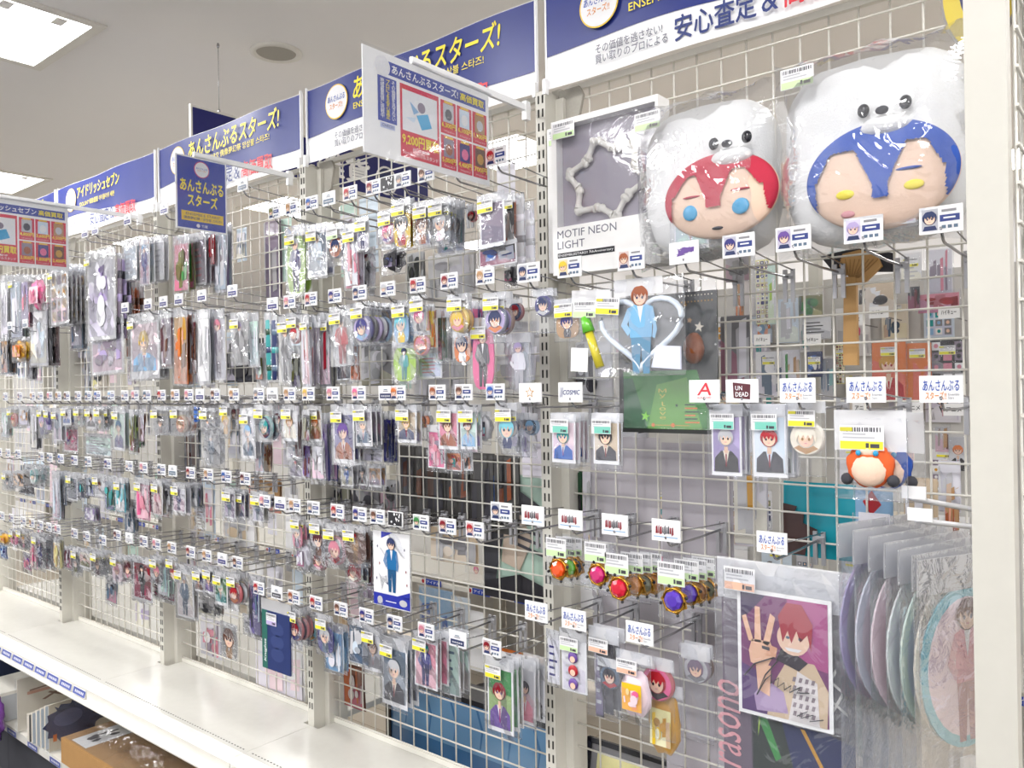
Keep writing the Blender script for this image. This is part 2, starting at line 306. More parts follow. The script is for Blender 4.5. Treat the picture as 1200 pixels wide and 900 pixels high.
def core(kind, w, h, hair, cloth, bg, seed):
    """body mesh and print mesh of what is in the bag, hanging from z=0 down to -h"""
    key = (kind, round(w, 3), round(h, 3), hair, cloth, bg, seed)
    if key in CORE: return CORE[key]
    a, p = MB(), MB(); name = 'card'
    if kind == 'badge':
        r = min(w, h)/2; name = 'badge_disc'; P = []; N = 24
        for rr, yy in ((r, .004), (r, 0), (r*.93, -.0035), (r*.6, -.0048)): P += [(rr*math.cos(2*math.pi*j/N), yy, -h/2+rr*math.sin(2*math.pi*j/N)) for j in range(N)]
        a.grid(P, 4, N, mixc(hair, 'white', .15), close=True); a.ell(0, -h/2, r*.6, r*.6, -.0048, bg, n=N); a.ell(0, -h/2, r, r, .004, 'silver', n=N)
        rng = random.Random(seed); p.ell(0, -h/2, r*.9, r*.9, -.0052, bg, n=20)
        p.poly([(-r*.7, -h/2-r*.55), (-r*.3, -h/2-r*.3), (r*.3, -h/2-r*.3), (r*.7, -h/2-r*.55), (0, -h/2-r*.88)], -.0056, cloth); head(p, 0, -h/2+r*.05, r*.56, hair, -.006, rng, cloth)
    elif kind in ('charm', 'chibi', 'acryl'):
        name = 'acrylic_plate' if bg in ('pale', 'white', 'ice', 'silver', 'mint', 'cream', 'steel') else 'backing_plate'; st = 'cut' if kind == 'charm' else 'chibi'
        out = [(w*.5*math.copysign(abs(math.cos(t))**.6, math.cos(t)), -h/2+h*.5*math.copysign(abs(math.sin(t))**.7, math.sin(t))) for t in [2*math.pi*j/18 for j in range(18)]]
        a.slab(out, -.0015, .0015, bg); pic(p, -w*.42, w*.42, -h*.97, -h*.04, -.002, st, hair, cloth, bg, seed)
        p.tube([(math.cos(t)*.004, 0, .004+math.sin(t)*.004) for t in [2*math.pi*j/8 for j in range(8)]], .0006, 4, 'gold', closed=True)
    elif kind == 'roll':
        name = 'rolled_cloth'; a.tube([(0, 0, 0), (w*.02, 0, -h*.3), (-w*.02, 0, -h*.7), (0, 0, -h)], [w*.46, w*.5, w*.5, w*.44], 12, hair)
        for j in range(3): p.tube([(0, 0, -h*(.15+.3*j)), (0, 0, -h*(.15+.3*j)-h*.1)], w*.51, 12, cloth if j % 2 else bg)
    elif kind == 'lump':        # crumpled soft pouch
        name = 'soft_pouch'; rng = random.Random(seed); a.sphere(0, 0, -h/2, w*.48, .012, h*.5, 8, 12, hair, fn=lambda x, y, z: 1+.12*math.sin(5*x+7*z+seed)); pic(p, -w*.3, w*.3, -h*.8, -h*.25, -.0165, 'abs', hair, cloth, bg, seed)
    elif kind == 'strap':       # long neck strap
        name = 'strap'; a.box(-w*.3, -w*.02, -.001, .001, -h, 0, hair); a.box(w*.02, w*.3, .001, .003, -h*.94, 0, mixc(hair, 'black', .25)); pic(p, -w*.29, -w*.03, -h*.97, -h*.03, -.0014, 'text', hair, cloth, hair, seed)
    else:
        st = dict(card='bust', fcard='full', strip='abs', multi='multi', plain='text', abs='abs').get(kind, 'bust'); name = dict(strip='folded_sheet', plain='backing_sheet', abs='picture_sheet').get(kind, 'card')
        if kind == 'strip':
            P = []
            for i in range(5):
                for j in range(5): P.append(((j/4-.5)*w, .0018*math.sin(j*2.1+i+seed), -h*i/4))
            a.grid(P, 5, 5, hair)
            pic(p, -w*.46, w*.46, -h*.96, -h*.04, -.003, st, hair, cloth, bg, seed)
        else:
            a.box(-w/2, w/2, -.0008, .0008, -h, 0, 'white'); m = min(w, h)*.06; pic(p, -w/2+m, w/2-m, -h+m*(2.2 if kind == 'card' else 1), -m, -.0012, st, hair, cloth, bg, seed)
    # draw order within a print goes towards the viewer in steps of .4 mm
    CORE[key] = (name, a.mesh(name, ACRYL if name == 'acrylic_plate' else INK), p.mesh('print', GLOSSINK))
    return CORE[key]
NOUN = dict(badge='round badge', charm='standing acrylic figure', chibi='big-headed acrylic charm', acryl='acrylic charm', roll='rolled cloth', lump='soft pouch', strap='neck strap', card='portrait card', fcard='full-figure card', strip='folded sheet', multi='picture grid sheet', plain='plain sheet', abs='patterned picture')
CAT = dict(badge='badge', charm='acrylic figure', chibi='charm', acryl='charm', roll='towel', lump='pouch', strap='strap', card='card', fcard='card', strip='sheet', multi='card', plain='sheet', abs='picture')
NAME = dict(badge='bagged_badge', charm='bagged_acrylic_figure', chibi='bagged_charm', acryl='bagged_charm', roll='rolled_towel', lump='bagged_pouch', strap='neck_strap', card='bagged_card', fcard='bagged_figure_card', strip='folded_sheet', multi='picture_sheet', plain='backing_sheet', abs='bagged_picture')
def adj(kind, hair, cloth, bg):
    if kind in ('badge', 'charm', 'chibi', 'acryl', 'card', 'fcard'): return f'{hair}-haired'
    return f'{hair} and {cloth}' if hair != cloth else hair
def pack(kind, u, v, ztop, w, h, hair, cloth, bg, lab='y', label='', group=None, header=True, seed=1, tilt=0, big=False, swing=0):
    o = thing(NAME[kind], label, CAT[kind], (u, v, ztop), swing, group, ry=tilt)
    hd = min(.03, h*.16); lw = min(.042, w*.82); lh = lw*.62
    put('bag', bag_mesh(w, h, big), o)
    if header: put('header', header_mesh(), o, (0, .0008, 0), scale=(w, 1, hd))
    bodytop = hd*.7+(lh*.72 if lab != 'n' and kind in ('badge', 'chibi', 'acryl', 'lump') else (.15*lh if lab != 'n' else 0))
    hh = max(.02, h-bodytop-.006); ww = w*.9
    if kind == 'badge': ww = hh = min(ww, hh)
    name, a, p = core(kind, round(ww, 3), round(hh, 3), hair, cloth, bg, seed)
    b = put(name, a, o, (0, .007 if kind in ('badge', 'lump') else .004, -bodytop)); put('print', p, b)
    if kind == 'roll': b.scale = (1, min(1, .014/w), 1)
    if lab != 'n': put('price_label', label_mesh(lab), o, (-(w-lw)/2+.004, -.0045, -hd*.75), scale=(lw, 1, lw))
    return o

# ------------------------------------------------------------------ room
mb = MB(); mb.box(-9, 4.5, -4, 6, -.05, 0)
fm = bpy.data.materials.new('floor_planks'); fm.use_nodes = True; nt = fm.node_tree; b = nt.nodes['Principled BSDF']
tc = nt.nodes.new('ShaderNodeTexCoord'); br = nt.nodes.new('ShaderNodeTexBrick'); br.inputs['Scale'].default_value = 1; br.inputs['Brick Width'].default_value = .9; br.inputs['Row Height'].default_value = .15; br.inputs['Mortar Size'].default_value = .002
br.inputs['Color1'].default_value = (*hx('bfb4a4'), 1); br.inputs['Color2'].default_value = (*hx('b3a896'), 1); br.inputs['Mortar'].default_value = (*hx('8a7a62'), 1)
nt.links.new(tc.outputs['Object'], br.inputs['Vector']); nt.links.new(br.outputs['Color'], b.inputs['Base Color']); b.inputs['Roughness'].default_value = .35
struct(mb.build('floor', fm))
mb = MB(); mb.box(-9, 4.5, -4, -.24, 0, .004); struct(mb.build('floor_front', mat('dark_floor', hx('3a3a3c'), .9, bump=.5, bscale=120)))  # floor in front is a thin layer darker than the planks
mb = MB(); mb.box(-9, 4.5, -4, 6, CEIL, CEIL+.05); struct(mb.build('ceiling', M['ceil']))
for nm, q in dict(wall_left=(-9.1, -9, -4, 6), wall_right=(4.5, 4.6, -4, 6), wall_front=(-9, 4.5, -4.1, -4), wall_back=(-9, 4.5, 6, 6.1)).items():
    mb = MB(); mb.box(q[0], q[1], q[2], q[3], 0, CEIL); struct(mb.build(nm, M['wallm']))
for i, (u, v) in enumerate(TROFFERS):
    t = thing('ceiling_light', 'square recessed ceiling light with bare white lamps in a grey ceiling' if (u, v) != (-2.44, -.35) else 'square recessed ceiling light at top left corner of photo', 'light', (u, v, CEIL), group='recessed ceiling lights')
    mb = MB()
    for a in (-1, 1):
        mb.box(a*.3-.02, a*.3+.02, -.32, .32, -.008, -.0002); mb.box(-.279, .279, a*.3-.02, a*.3+.02, -.0078, -.0002)
    mb.build('frame', M['white'], t)
    mb = MB(); mb.box(-.279, .279, -.279, .279, -.004, -.001); mb.build('diffuser', M['lampg'], t)
    for k in (-1, 0, 1):
        mb = MB(); mb.box(.2, .27, k*.18-.02, k*.18+.02, -.008, -.004); mb.build('lamp_socket', M['reflector'], t)
mb = MB(); N = 28; P = []
for r, z in ((.105, 0), (.105, -.006), (.085, -.012), (.08, -.004)): P += [(r*math.cos(2*math.pi*j/N), r*math.sin(2*math.pi*j/N), z) for j in range(N)]
t = thing('ceiling_speaker', 'round flush ceiling speaker with cream rim', 'speaker', (-1.85, .535, CEIL)); mb.grid(P, 4, N, close=True); mb.build('rim', M['white'], t)
mb = MB(); mb.face([(.082*math.cos(2*math.pi*j/N), .082*math.sin(2*math.pi*j/N), -.004) for j in range(N)]); mb.build('grille', M['vent'], t)

# ------------------------------------------------------------------ gondola: posts, wire panels, shelves
PITCHU = .84
UP = [-.037-PITCHU*k for k in range(8)]            # post centres, right to left
BAYN = ['plush bay', 'price board bay', 'blue sign bay', 'fourth bay', 'far left bay', 'hidden bay', 'hidden bay']
ZTOP = 2.15; ZSH = .553
slotm = MB()
for k in range(52):
    z = .6+k*.0295
    for x in (-.0045, .0065): slotm.box(x-.0017, x+.0017, -.0612, -.0598, z, z+.017)
slot_me = slotm.mesh('slots', M['slot'])
pm = MB(); pm.box(-.013, .013, -.06, .0, 0, ZTOP-.02); pm.box(.013, .033, -.022, .03, 0, ZTOP-.03); pm.box(-.033, -.013, -.022, .03, 0, ZTOP-.03); pm.box(-.012, .012, .0, .06, 0, ZTOP)
post_me = pm.mesh('column', M['post'])
am = MB(); am.slab([(-.004, -.03), (.02, -.07), (.045, -.06), (.06, .0), (.05, .02), (-.004, .02)], -.012, -.004); brk_me = am.mesh('top_bracket', M['vent'])
for k, u in enumerate(UP[:6]):
    t = thing('gondola_post', f'cream slotted steel post, {ORD[k]} from the right along the wire wall', 'post', (u, 0, 0))
    put('column', post_me, t); s = put('slots', slot_me, t); s['kind'] = 'stuff'; put('top_bracket', brk_me, t, (.018, 0, ZTOP-.03))
vw = MB(); vw.tube([(0, 0, ZSH), (0, 0, ZTOP)], .002, 6); vw_me = vw.mesh('wire', M['wire'])
def panel(ul, ur, w0, bay, v=0.0, zoff=0.0, lab=None):
    t = thing('wire_mesh_panel', lab or f'cream square wire mesh panel of the {bay}', 'wire panel', ((ul+ur)/2, v, 0)); c = (ul+ur)/2
    u = w0
    while u < ur-.015:
        if u > ul+.015: put('wire', vw_me, t, (u-c, 0, 0))
        u += .05
    hw = MB(); hw.tube([(ul-c, -.004, 0), (ur-c, -.004, 0)], .002, 6); me = hw.mesh('wire', M['wire'])
    for k in range(32): put('wire', me, t, (0, 0, 2.113+zoff-.05*k))
    for z in (ZTOP-.015, ZSH): fr = MB(); fr.box(ul-c, ur-c, -.006, .006, z, z+.013); fr.build('rail', M['wire'], t)
panel(UP[0]+.03, .80, 0, BAYN[0])
panel(UP[1]+.03, UP[0]-.03, -.8745+.0, BAYN[1], zoff=.0065)
for k in range(2, 5): panel(UP[k]+.03, UP[k-1]-.03, UP[k]+.037, BAYN[k], zoff=.0065)
# white back deck shelf with price rail
PR = MB(); PR.box(-.045, .045, -.0008, 0, -.011, .011, 'white'); PR.rect(-.044, .044, -.010, .010, -.0010, hx('4a5aa8'))
for j in range(6): PR.rect(-.03+.011*j, -.023+.011*j, -.004, .004, -.0013, 'white')
prl = PR.mesh('price_strip', INK)
for k in range(-1, 4):
    ul, ur = UP[k+1] if k >= 0 else UP[0], UP[k] if k >= 0 else .82
    t = thing('shelf_board', f'white steel base shelf board of the {BAYN[k+1]}', 'shelf', ((ul+ur)/2, 0, ZSH)); hw_ = (ur-ul)/2
    mb = MB(); mb.box(-hw_+.0006, hw_-.0006, -.2735, -.0705, -.02, 0); mb.box(-hw_+.034, hw_-.034, -.0617, .012, -.02, -.0006); mb.box(-hw_+.0006, hw_-.0006, -.07, -.0617, -.02, -.0006); mb.build('deck', M['deck'], t)
    mb = MB(); mb.box(-hw_+.001, hw_-.001, -.3, -.274, -.018, 0); mb.face([(-hw_, -.3, 0), (hw_, -.3, 0), (hw_, -.312, -.012), (-hw_, -.312, -.012)]); mb.box(-hw_, hw_, -.335, -.312, -.05, -.046); mb.box(-hw_+.002, hw_-.002, -.313, -.309, -.05, -.012); mb.build('front_lip', M['white'], t)
    if k >= 2:
        for j in range(8):
            put('price_strip', prl, t, (-hw_+.06+.105*j, -.316, -.031), rx=-.25)
    mb = MB()
    for j in range(60): mb.box(-hw_+.02+.0135*j, -.0 if False else -hw_+.026+.0135*j, -.262, -.259, -.001, .0003)
    s = mb.build('perforations', M['slot'], t); s['kind'] = 'stuff'
for k in range(-1, 4):
    ul, ur = UP[k+1] if k >= 0 else UP[0], UP[k] if k >= 0 else .82
    t = thing('bottom_deck', f'low base deck under the white shelf, {BAYN[k+1]}', 'shelf', ((ul+ur)/2, 0, 0)); hw_ = (ur-ul)/2
    mb = MB(); mb.box(-hw_+.001, hw_-.001, -.285, -.062, .19, .22); mb.build('deck', M['white'], t); mb = MB(); mb.box(-hw_+.001, hw_-.001, -.26, -.24, .004, .19); mb.build('kick_plate', M['felt'], t)
    for j in range(4): put('price_strip', prl, t, (-hw_+.12+.2*j, -.288, .205))

for k in range(1, 4):
    ul, ur = UP[k+1]+.001, UP[k]-.001
    t = thing('back_shelf_board', f'white shelf on the far side of the wire, {BAYN[k+1]}', 'shelf', ((ul+ur)/2, .25, ZSH)); hw_ = (ur-ul)/2; mb = MB(); mb.box(-hw_, hw_, -.189, .2, -.02, -.002); mb.build('deck', M['deck'], t); mb = MB(); mb.box(-hw_, hw_, .2, .205, -.05, 0); mb.build('front_lip', M['white'], t)
# end panel at the right, seen edge on: square post, wires running back
t = thing('end_post', 'wide plain square steel post at the right end of the wire wall', 'post', (0, 0, 0)); a, b_ = at(1136, 450, -.27), at(1186, 450, -.27)
mb = MB(); mb.box(a.x, b_.x, -.27, -.235, 0, 2.75); mb.build('column', M['post'], t)
ue = b_.x+.006
t = thing('wire_mesh_panel', 'cream wire mesh end panel just right of the wide post', 'wire panel', (ue, 0, 0))
ew = MB(); ew.tube([(0, -.23, 0), (0, .24, 0)], .0024, 6); ewm = ew.mesh('wire', M['wire'])
for k in range(48): put('wire', ewm, t, (0, 0, .3+.05*k))
ev = MB(); ev.tube([(-.004, 0, .2), (-.004, 0, 2.7)], .0024, 6); evm = ev.mesh('wire', M['wire'])
for k in range(9): put('wire', evm, t, (0, -.215+.05*k, 0))

# ------------------------------------------------------------------ hooks with price tags
pr = MB(); pr.tube([(0, 0, 0), (0, -.1, -.001), (0, -.205, .001), (0, -.212, .004), (0, -.226, .019)], .0021, 6); prong_me = pr.mesh('prong', M['chrome'])
ar = MB(); ar.tube([(.007, 0, .012), (.007, -.1, .018), (.007, -.221, .028)], .0014, 5); ar.tube([(-.012, -.221, .028), (.012, -.221, .028)], .0014, 5); arm_me = ar.mesh('tag_arm', M['chrome'])
bk = MB()
for sx in (-.007, .007): bk.box(sx-.0035, sx+.0035, -.008, -.003, -.045, .014)
bk.tube([(-.009, -.006, .004), (.009, -.006, .004)], .003, 6); bk.box(-.01, .01, -.012, -.008, -.004, .004); brk = bk.mesh('bracket', M['steel'])
th = MB(); th.box(-.024, .024, -.0025, 0, -.0165, .0165); hold_me = th.mesh('tag_holder', M['plastic'])
TAGS = {}
def tag_print(style, wd=1):
    if style in TAGS: return TAGS[style]
    mb = MB(); rng = random.Random(style); y = -.0029; mb.rect(-.0225, .0225, -.015, .015, y, 'white')
    if style.startswith('p:'):
        hair = style[2:].split('/')[0]; mb.rect(-.021, -.003, -.0125, .0135, y-.0004, mixc(hair, 'white', .55)); head(mb, -.012, .002, .0075, hair, y-.0008, rng)
        mb.poly([(-.02, -.0125), (-.004, -.0125), (-.006, -.007), (-.018, -.007)], y-.0006, 'navy')
        mb.rect(-.001, .0205, -.003, .005, y-.0004, hx('2f3f86')); mb.rect(.001, .017, .0085, .0115, y-.0004, 'grey'); mb.rect(.003, .016, .0002, .0022, y-.0008, 'white')
        for j in range(3): mb.rect(.001+.0065*j, .0055+.0065*j, -.0115, -.0075, y-.0004, 'steel')
    elif style.startswith('d:'):
        mb.rect(-.019, .019, -.012, -.001, y-.0004, style[2:]); mb.rect(-.008, .008, .003, .005, y-.0004, 'grey'); mb.rect(-.006, .006, .0065, .0085, y-.0004, 'steel')
        for j in range(5): mb.rect(-.014+.006*j, -.0095+.006*j, -.0085, -.005, y-.0008, 'silver')
    elif style == 'star':
        mb.poly([(.010*(1 if j % 2 == 0 else .45)*math.sin(math.pi*j/5), .010*(1 if j % 2 == 0 else .45)*math.cos(math.pi*j/5)) for j in range(10)], y-.0004, 'gold'); mb.poly([(.007*(1 if j % 2 == 0 else .45)*math.sin(math.pi*j/5), .007*(1 if j % 2 == 0 else .45)*math.cos(math.pi*j/5)) for j in range(10)], y-.0008, 'white')
    elif style == 'beast':
        mb.rect(-.022, .022, -.0145, .0145, y-.0004, 'black')
        for j in range(10): mb.ell(rng.uniform(-.018, .018), rng.uniform(-.012, .012), rng.uniform(.001, .004), rng.uniform(.0015, .004), y-.0008, 'white', n=7)
    elif style == 'redmark':
        x = -.017
        for j in range(9):
            ww = rng.uniform(.002, .004); c = 'crimson' if j < 3 or j > 6 else 'charcoal'; mb.poly([(x, -.005+rng.uniform(-.003, .002)), (x+ww, -.005), (x+ww*.8, .006+rng.uniform(-.002, .003)), (x+.0005, .005)], y-.0004, c); x += ww+.0004
        mb.rect(-.02, .02, -.0105, -.009, y-.0004, 'sky')
    elif style == 'script':
        for j in range(14): mb.poly([(rng.uniform(-.014, .014)+q[0], rng.uniform(-.006, .006)+q[1]) for q in ((0, 0), (.005, .001), (.004, .003))], y-.0004-.00005*j, 'purple')
    TAGS[style] = mb.mesh('tag_print', INK); return TAGS[style]
ROWZ = {}
HOOKS = {}
def rowkey(bay, row): return (bay, row)
def u_on(x, v, z):                     # u of the survey column x on the plane y=v at height z
    y = 450
    for _ in range(4):
        p = at(x, y, v); d = Vector((p.x, v, z))-CAM; y = 450-F*d.dot(up)/d.dot(fw)
    return p.x
ROWNAME = {'A': 'top peg row', 'B': 'second peg row', 'C': 'third peg row', 'D': 'fourth peg row', 'E': 'lowest peg row'}
WORDTAG = {'d:navy': 'navy-barred name card', 'd:indigo': 'indigo name card', 'd:charcoal': 'charcoal name card', 'star': 'gold star card', 'beast': 'black and white card', 'redmark': 'red and black lettered card', 'script': 'purple scribble card', 'logo': 'blue and orange lettered card', 'plain': 'plain lettered card'}
def hook(bay, row, z, u, style, nth, extra=None, size=1.0):
    desc = WORDTAG.get(style) or f'{style[2:].split("/")[0]}-haired picture card'
    t = thing('display_hook', f'wire hook with {desc}, {ORD[nth]} from left, {ROWNAME[row]}, {BAYN[bay]}', 'hook', (u, 0, z), group='hooks on the wire wall')
    put('prong', prong_me, t); put('tag_arm', arm_me, t); put('bracket', brk, t)
    h = put('tag_holder', hold_me, t, (0, -.222, .03), rx=.0, scale=(size, 1, size))
    if style in ('logo', 'plain'): h2 = h
    else: put('tag_print', tag_print(style), h)
    if extra: extra(h)
    return t
def logo_tag(h):
    text('あんさんぶる', -.02, .02, -.002, .011, M['blueink'], h, -.0032, .02, shear=.1); text('スターズ!!', -.017, .006, -.0125, -.003, M['orangeink'], h, -.0032, .02); text('Ensemble\nStars', .008, .02, -.012, -.005, M['greyink'], h, -.0032)
def cosmic(h): text('COSMIC', -.014, .02, -.004, .004, M['navyink'], h, -.0032, .02, shear=.2); text('//', -.02, -.014, -.008, .008, M['navyink'], h, -.0032, .03)
def alk(h): text('A', -.011, .011, -.006, .012, M['redink'], h, -.0032, .01, shear=.15); text('ALKALOID', -.011, .011, -.011, -.008, M['redink'], h, -.0032)
def undead(h):
    mb = MB(); mb.slab([(-.012, -.010), (.012, -.012), (.013, .009), (-.013, .012)], -.0034, -.0028, 'maroon'); mb.build('tag_print', INK, h); text('UN\nDEAD', -.009, .010, -.008, .007, M['whiteink'], h, -.0038, .03)

GRP = 'bagged goods hanging on the hooks'
def bay_of(u):
    for k in range(1, 8):
        if u > UP[k-1]-.0: return k-1
    return 7
def hang_row(row, zs, tags, items):
    """tags: (survey x, style[, extra]) left to right; items: (kind, x0, y0, x1, y1, hair, cloth, bg, depth, nbehind, lab[, words])"""
    hk = []; cnt = {}
    for t in tags:
        z = zs[0]; u = u_on(t[0], -.222, z+.03); bay = bay_of(u); z = zs[min(bay, len(zs)-1)]; u = u_on(t[0], -.222, z+.03)
        n = cnt.get(bay, 0); cnt[bay] = n+1; hk.append((u, bay, n, z)); hook(bay, row, z, u, t[1], n, t[2] if len(t) > 2 else None, 1.12 if bay == 0 else 1.0)
    for it in items:
        kind, x0, y0, x1, y1, hair, cloth, bg, dep, nb, lab = it[:11]; v = -.198+.0155*dep
        a = at(x0, (y0+y1)/2, v); b = at(x1, (y0+y1)/2, v); cx = (x0+x1)/2; u = (a.x+b.x)/2
        hu, bay, n, z = min(hk, key=lambda k: abs(k[0]-u))
        zt = at(cx, y0, v).z; zb = at(cx, y1, v).z; w = max(.03, b.x-a.x); h = max(.045, zt-zb)
        base = it[11] if len(it) > 11 else f'{adj(kind, hair, cloth, bg)} {NOUN[kind]}'; where = f'{ORD[n]} hook, {ROWNAME[row].replace("peg ", "")}, {BAYN[bay]}'
        for j in range(nb+1):
            rng = random.Random(int(x0*131+y0*17+j*7)); hr, cl, bgc = hair, cloth, bg
            if j: hr = rng.choice([hair, cloth, 'grey', 'silver', 'black', 'brown', bg]); cl = rng.choice([cloth, 'charcoal', 'lavender', bg])
            nm = base if not j else f'{adj(kind, hr, cl, bgc)} {NOUN[kind]}'
            lb = f'{nm}, {where}' if not j else f'{nm}, {ORD[j]} behind front, {where}'
            q = 0
            while lb in USED:
                lb = f'{nm}, {["lower", "lowest", "deeper", "deepest", "rearmost", "innermost"][q]} pack, {where}'; q += 1
            USED.add(lb)
            pack(kind, u+(rng.uniform(-.003, .003) if j else 0), v+.0155*j, zt, w*(1 if not j else rng.uniform(.94, 1.02)), h*(1 if not j else rng.uniform(.95, 1.03)), hr, cl, bgc, lab, lb, GRP, True, 1+(int(x0)*7+j) % 97, rng.uniform(-.03, .03), w > .13)
P = lambda c: 'p:'+c
# ---- second row (tags just under the plush toys, running left along the wall)
hang_row('A', [1.925, 1.925, 2.02, 2.02, 2.02], [
 (52, 'd:steel'), (100, 'd:indigo'), (112, 'd:indigo'), (150, 'd:indigo'), (193, 'd:indigo'), (285, 'd:steel'), (322, P('olive')), (342, P('tan')), (366, P('blue')), (386, 'd:steel'), (411, P('red')), (438, P('crimson')), (455, 'beast'), (473, P('grey')), (500, P('brown')), (533, P('rust')), (582, P('red'))],
[('charm', 334, 264, 357, 348, 'silver', 'indigo', 'lime', 0, 1, 'y', 'figure with violet coat on lime'),
 ('fcard', 359, 262, 384, 327, 'silver', 'ice', 'steel', 0, 1, 'y', 'grey card with pale standing figure'),
 ('badge', 383, 262, 401, 312, 'navy', 'rust', 'orange', 0, 0, 'g'), ('strip', 402, 262, 419, 340, 'rose', 'red', 'pale', 0, 1, 'y'),
 ('fcard', 416, 254, 432, 296, 'maroon', 'indigo', 'white', 0, 0, 'y'), ('charm', 419, 290, 440, 340, 'maroon', 'black', 'pale', 2, 0, 'n', 'dark suited acrylic figure hanging low'),
 ('badge', 443, 246, 462, 290, 'pink', 'purple', 'blush', 0, 1, 'y'), ('lump', 447, 286, 475, 322, 'black', 'navy', 'charcoal', 2, 0, 'n', 'black crumpled pouch hanging low'),
 ('chibi', 459, 232, 481, 292, 'black', 'red', 'yellow', 0, 1, 'y'), ('chibi', 484, 236, 504, 290, 'brown', 'rust', 'white', 0, 2, 'y'),
 ('acryl', 502, 232, 528, 286, 'silver', 'blush', 'white', 0, 3, 'y', 'pale figure in silvery pack'), ('abs', 510, 238, 545, 300, 'aqua', 'teal', 'ice', 4, 0, 'n', 'teal framed clear case'), ('badge', 546, 240, 558, 288, 'red', 'maroon', 'black', 5, 0, 'n'),
 ('plain', 559, 226, 591, 290, 'pale', 'mauve', 'mauve', 0, 0, 'y', 'pale notice card in a pack'), ('abs', 558, 284, 606, 314, 'navy', 'blue', 'black', 1, 0, 'n', 'dark blue film strip picture'), ('strip', 588, 226, 604, 300, 'rust', 'brown', 'black', 3, 0, 'y'), ('roll', 604, 228, 613, 325, 'silver', 'grey', 'pale', 4, 0, 'n'), ('roll', 614, 236, 625, 325, 'pale', 'silver', 'white', 6, 0, 'n'), ('lump', 591, 308, 606, 338, 'charcoal', 'grey', 'black', 5, 0, 'n'),
 ('strip', 203, 275, 222, 345, 'olive', 'green', 'rose', 0, 1, 'n', 'clear pack with green and red picture'), ('plain', 220, 272, 241, 336, 'pale', 'rose', 'mauve', 2, 2, 'n', 'greyish card with rose edge'), ('strip', 245, 268, 250, 312, 'red', 'crimson', 'red', 3, 0, 'n'), ('strip', 250, 262, 266, 345, 'pale', 'silver', 'ice', 4, 1, 'n'),
 ('fcard', 163, 278, 175, 336, 'sky', 'blue', 'ice', 0, 1, 'n'), ('plain', 176, 276, 192, 330, 'pale', 'silver', 'white', 2, 1, 'n'), ('plain', 143, 282, 160, 330, 'pale', 'silver', 'ice', 2, 1, 'n'),
 ('abs', 100, 292, 136, 400, 'purple', 'lavender', 'pale', 0, 0, 'y', 'tall purple patterned hanging cloth'), ('abs', 104, 372, 145, 440, 'lavender', 'mauve', 'pale', 1, 0, 'n', 'lavender cloth end'), ('roll', 137, 296, 142, 396, 'mauve', 'lavender', 'charcoal', 1, 2, 'n'), ('roll', 146, 330, 158, 420, 'rust', 'maroon', 'brown', 4, 2, 'n'),
 ('multi', 57, 310, 80, 382, 'tan', 'mauve', 'white', 0, 4, 'y', 'card sheet of small pictures'), ('strip', 82, 315, 96, 410, 'steel', 'grey', 'silver', 5, 1, 'n'),
 ('lump', 33, 322, 52, 365, 'pink', 'rose', 'blush', 0, 0, 'n', 'bright pink soft pouch'), ('strip', 34, 356, 56, 430, 'pale', 'ice', 'white', 1, 2, 'n'), ('strip', 24, 322, 33, 385, 'rose', 'mauve', 'lavender', 0, 1, 'n'), ('strip', 11, 322, 24, 400, 'pale', 'mint', 'ice', 0, 2, 'y'), ('strip', 0, 322, 10, 400, 'silver', 'pale', 'white', 0, 2, 'n'), ('strip', 55, 370, 70, 430, 'maroon', 'rust', 'brown', 3, 0, 'n')])
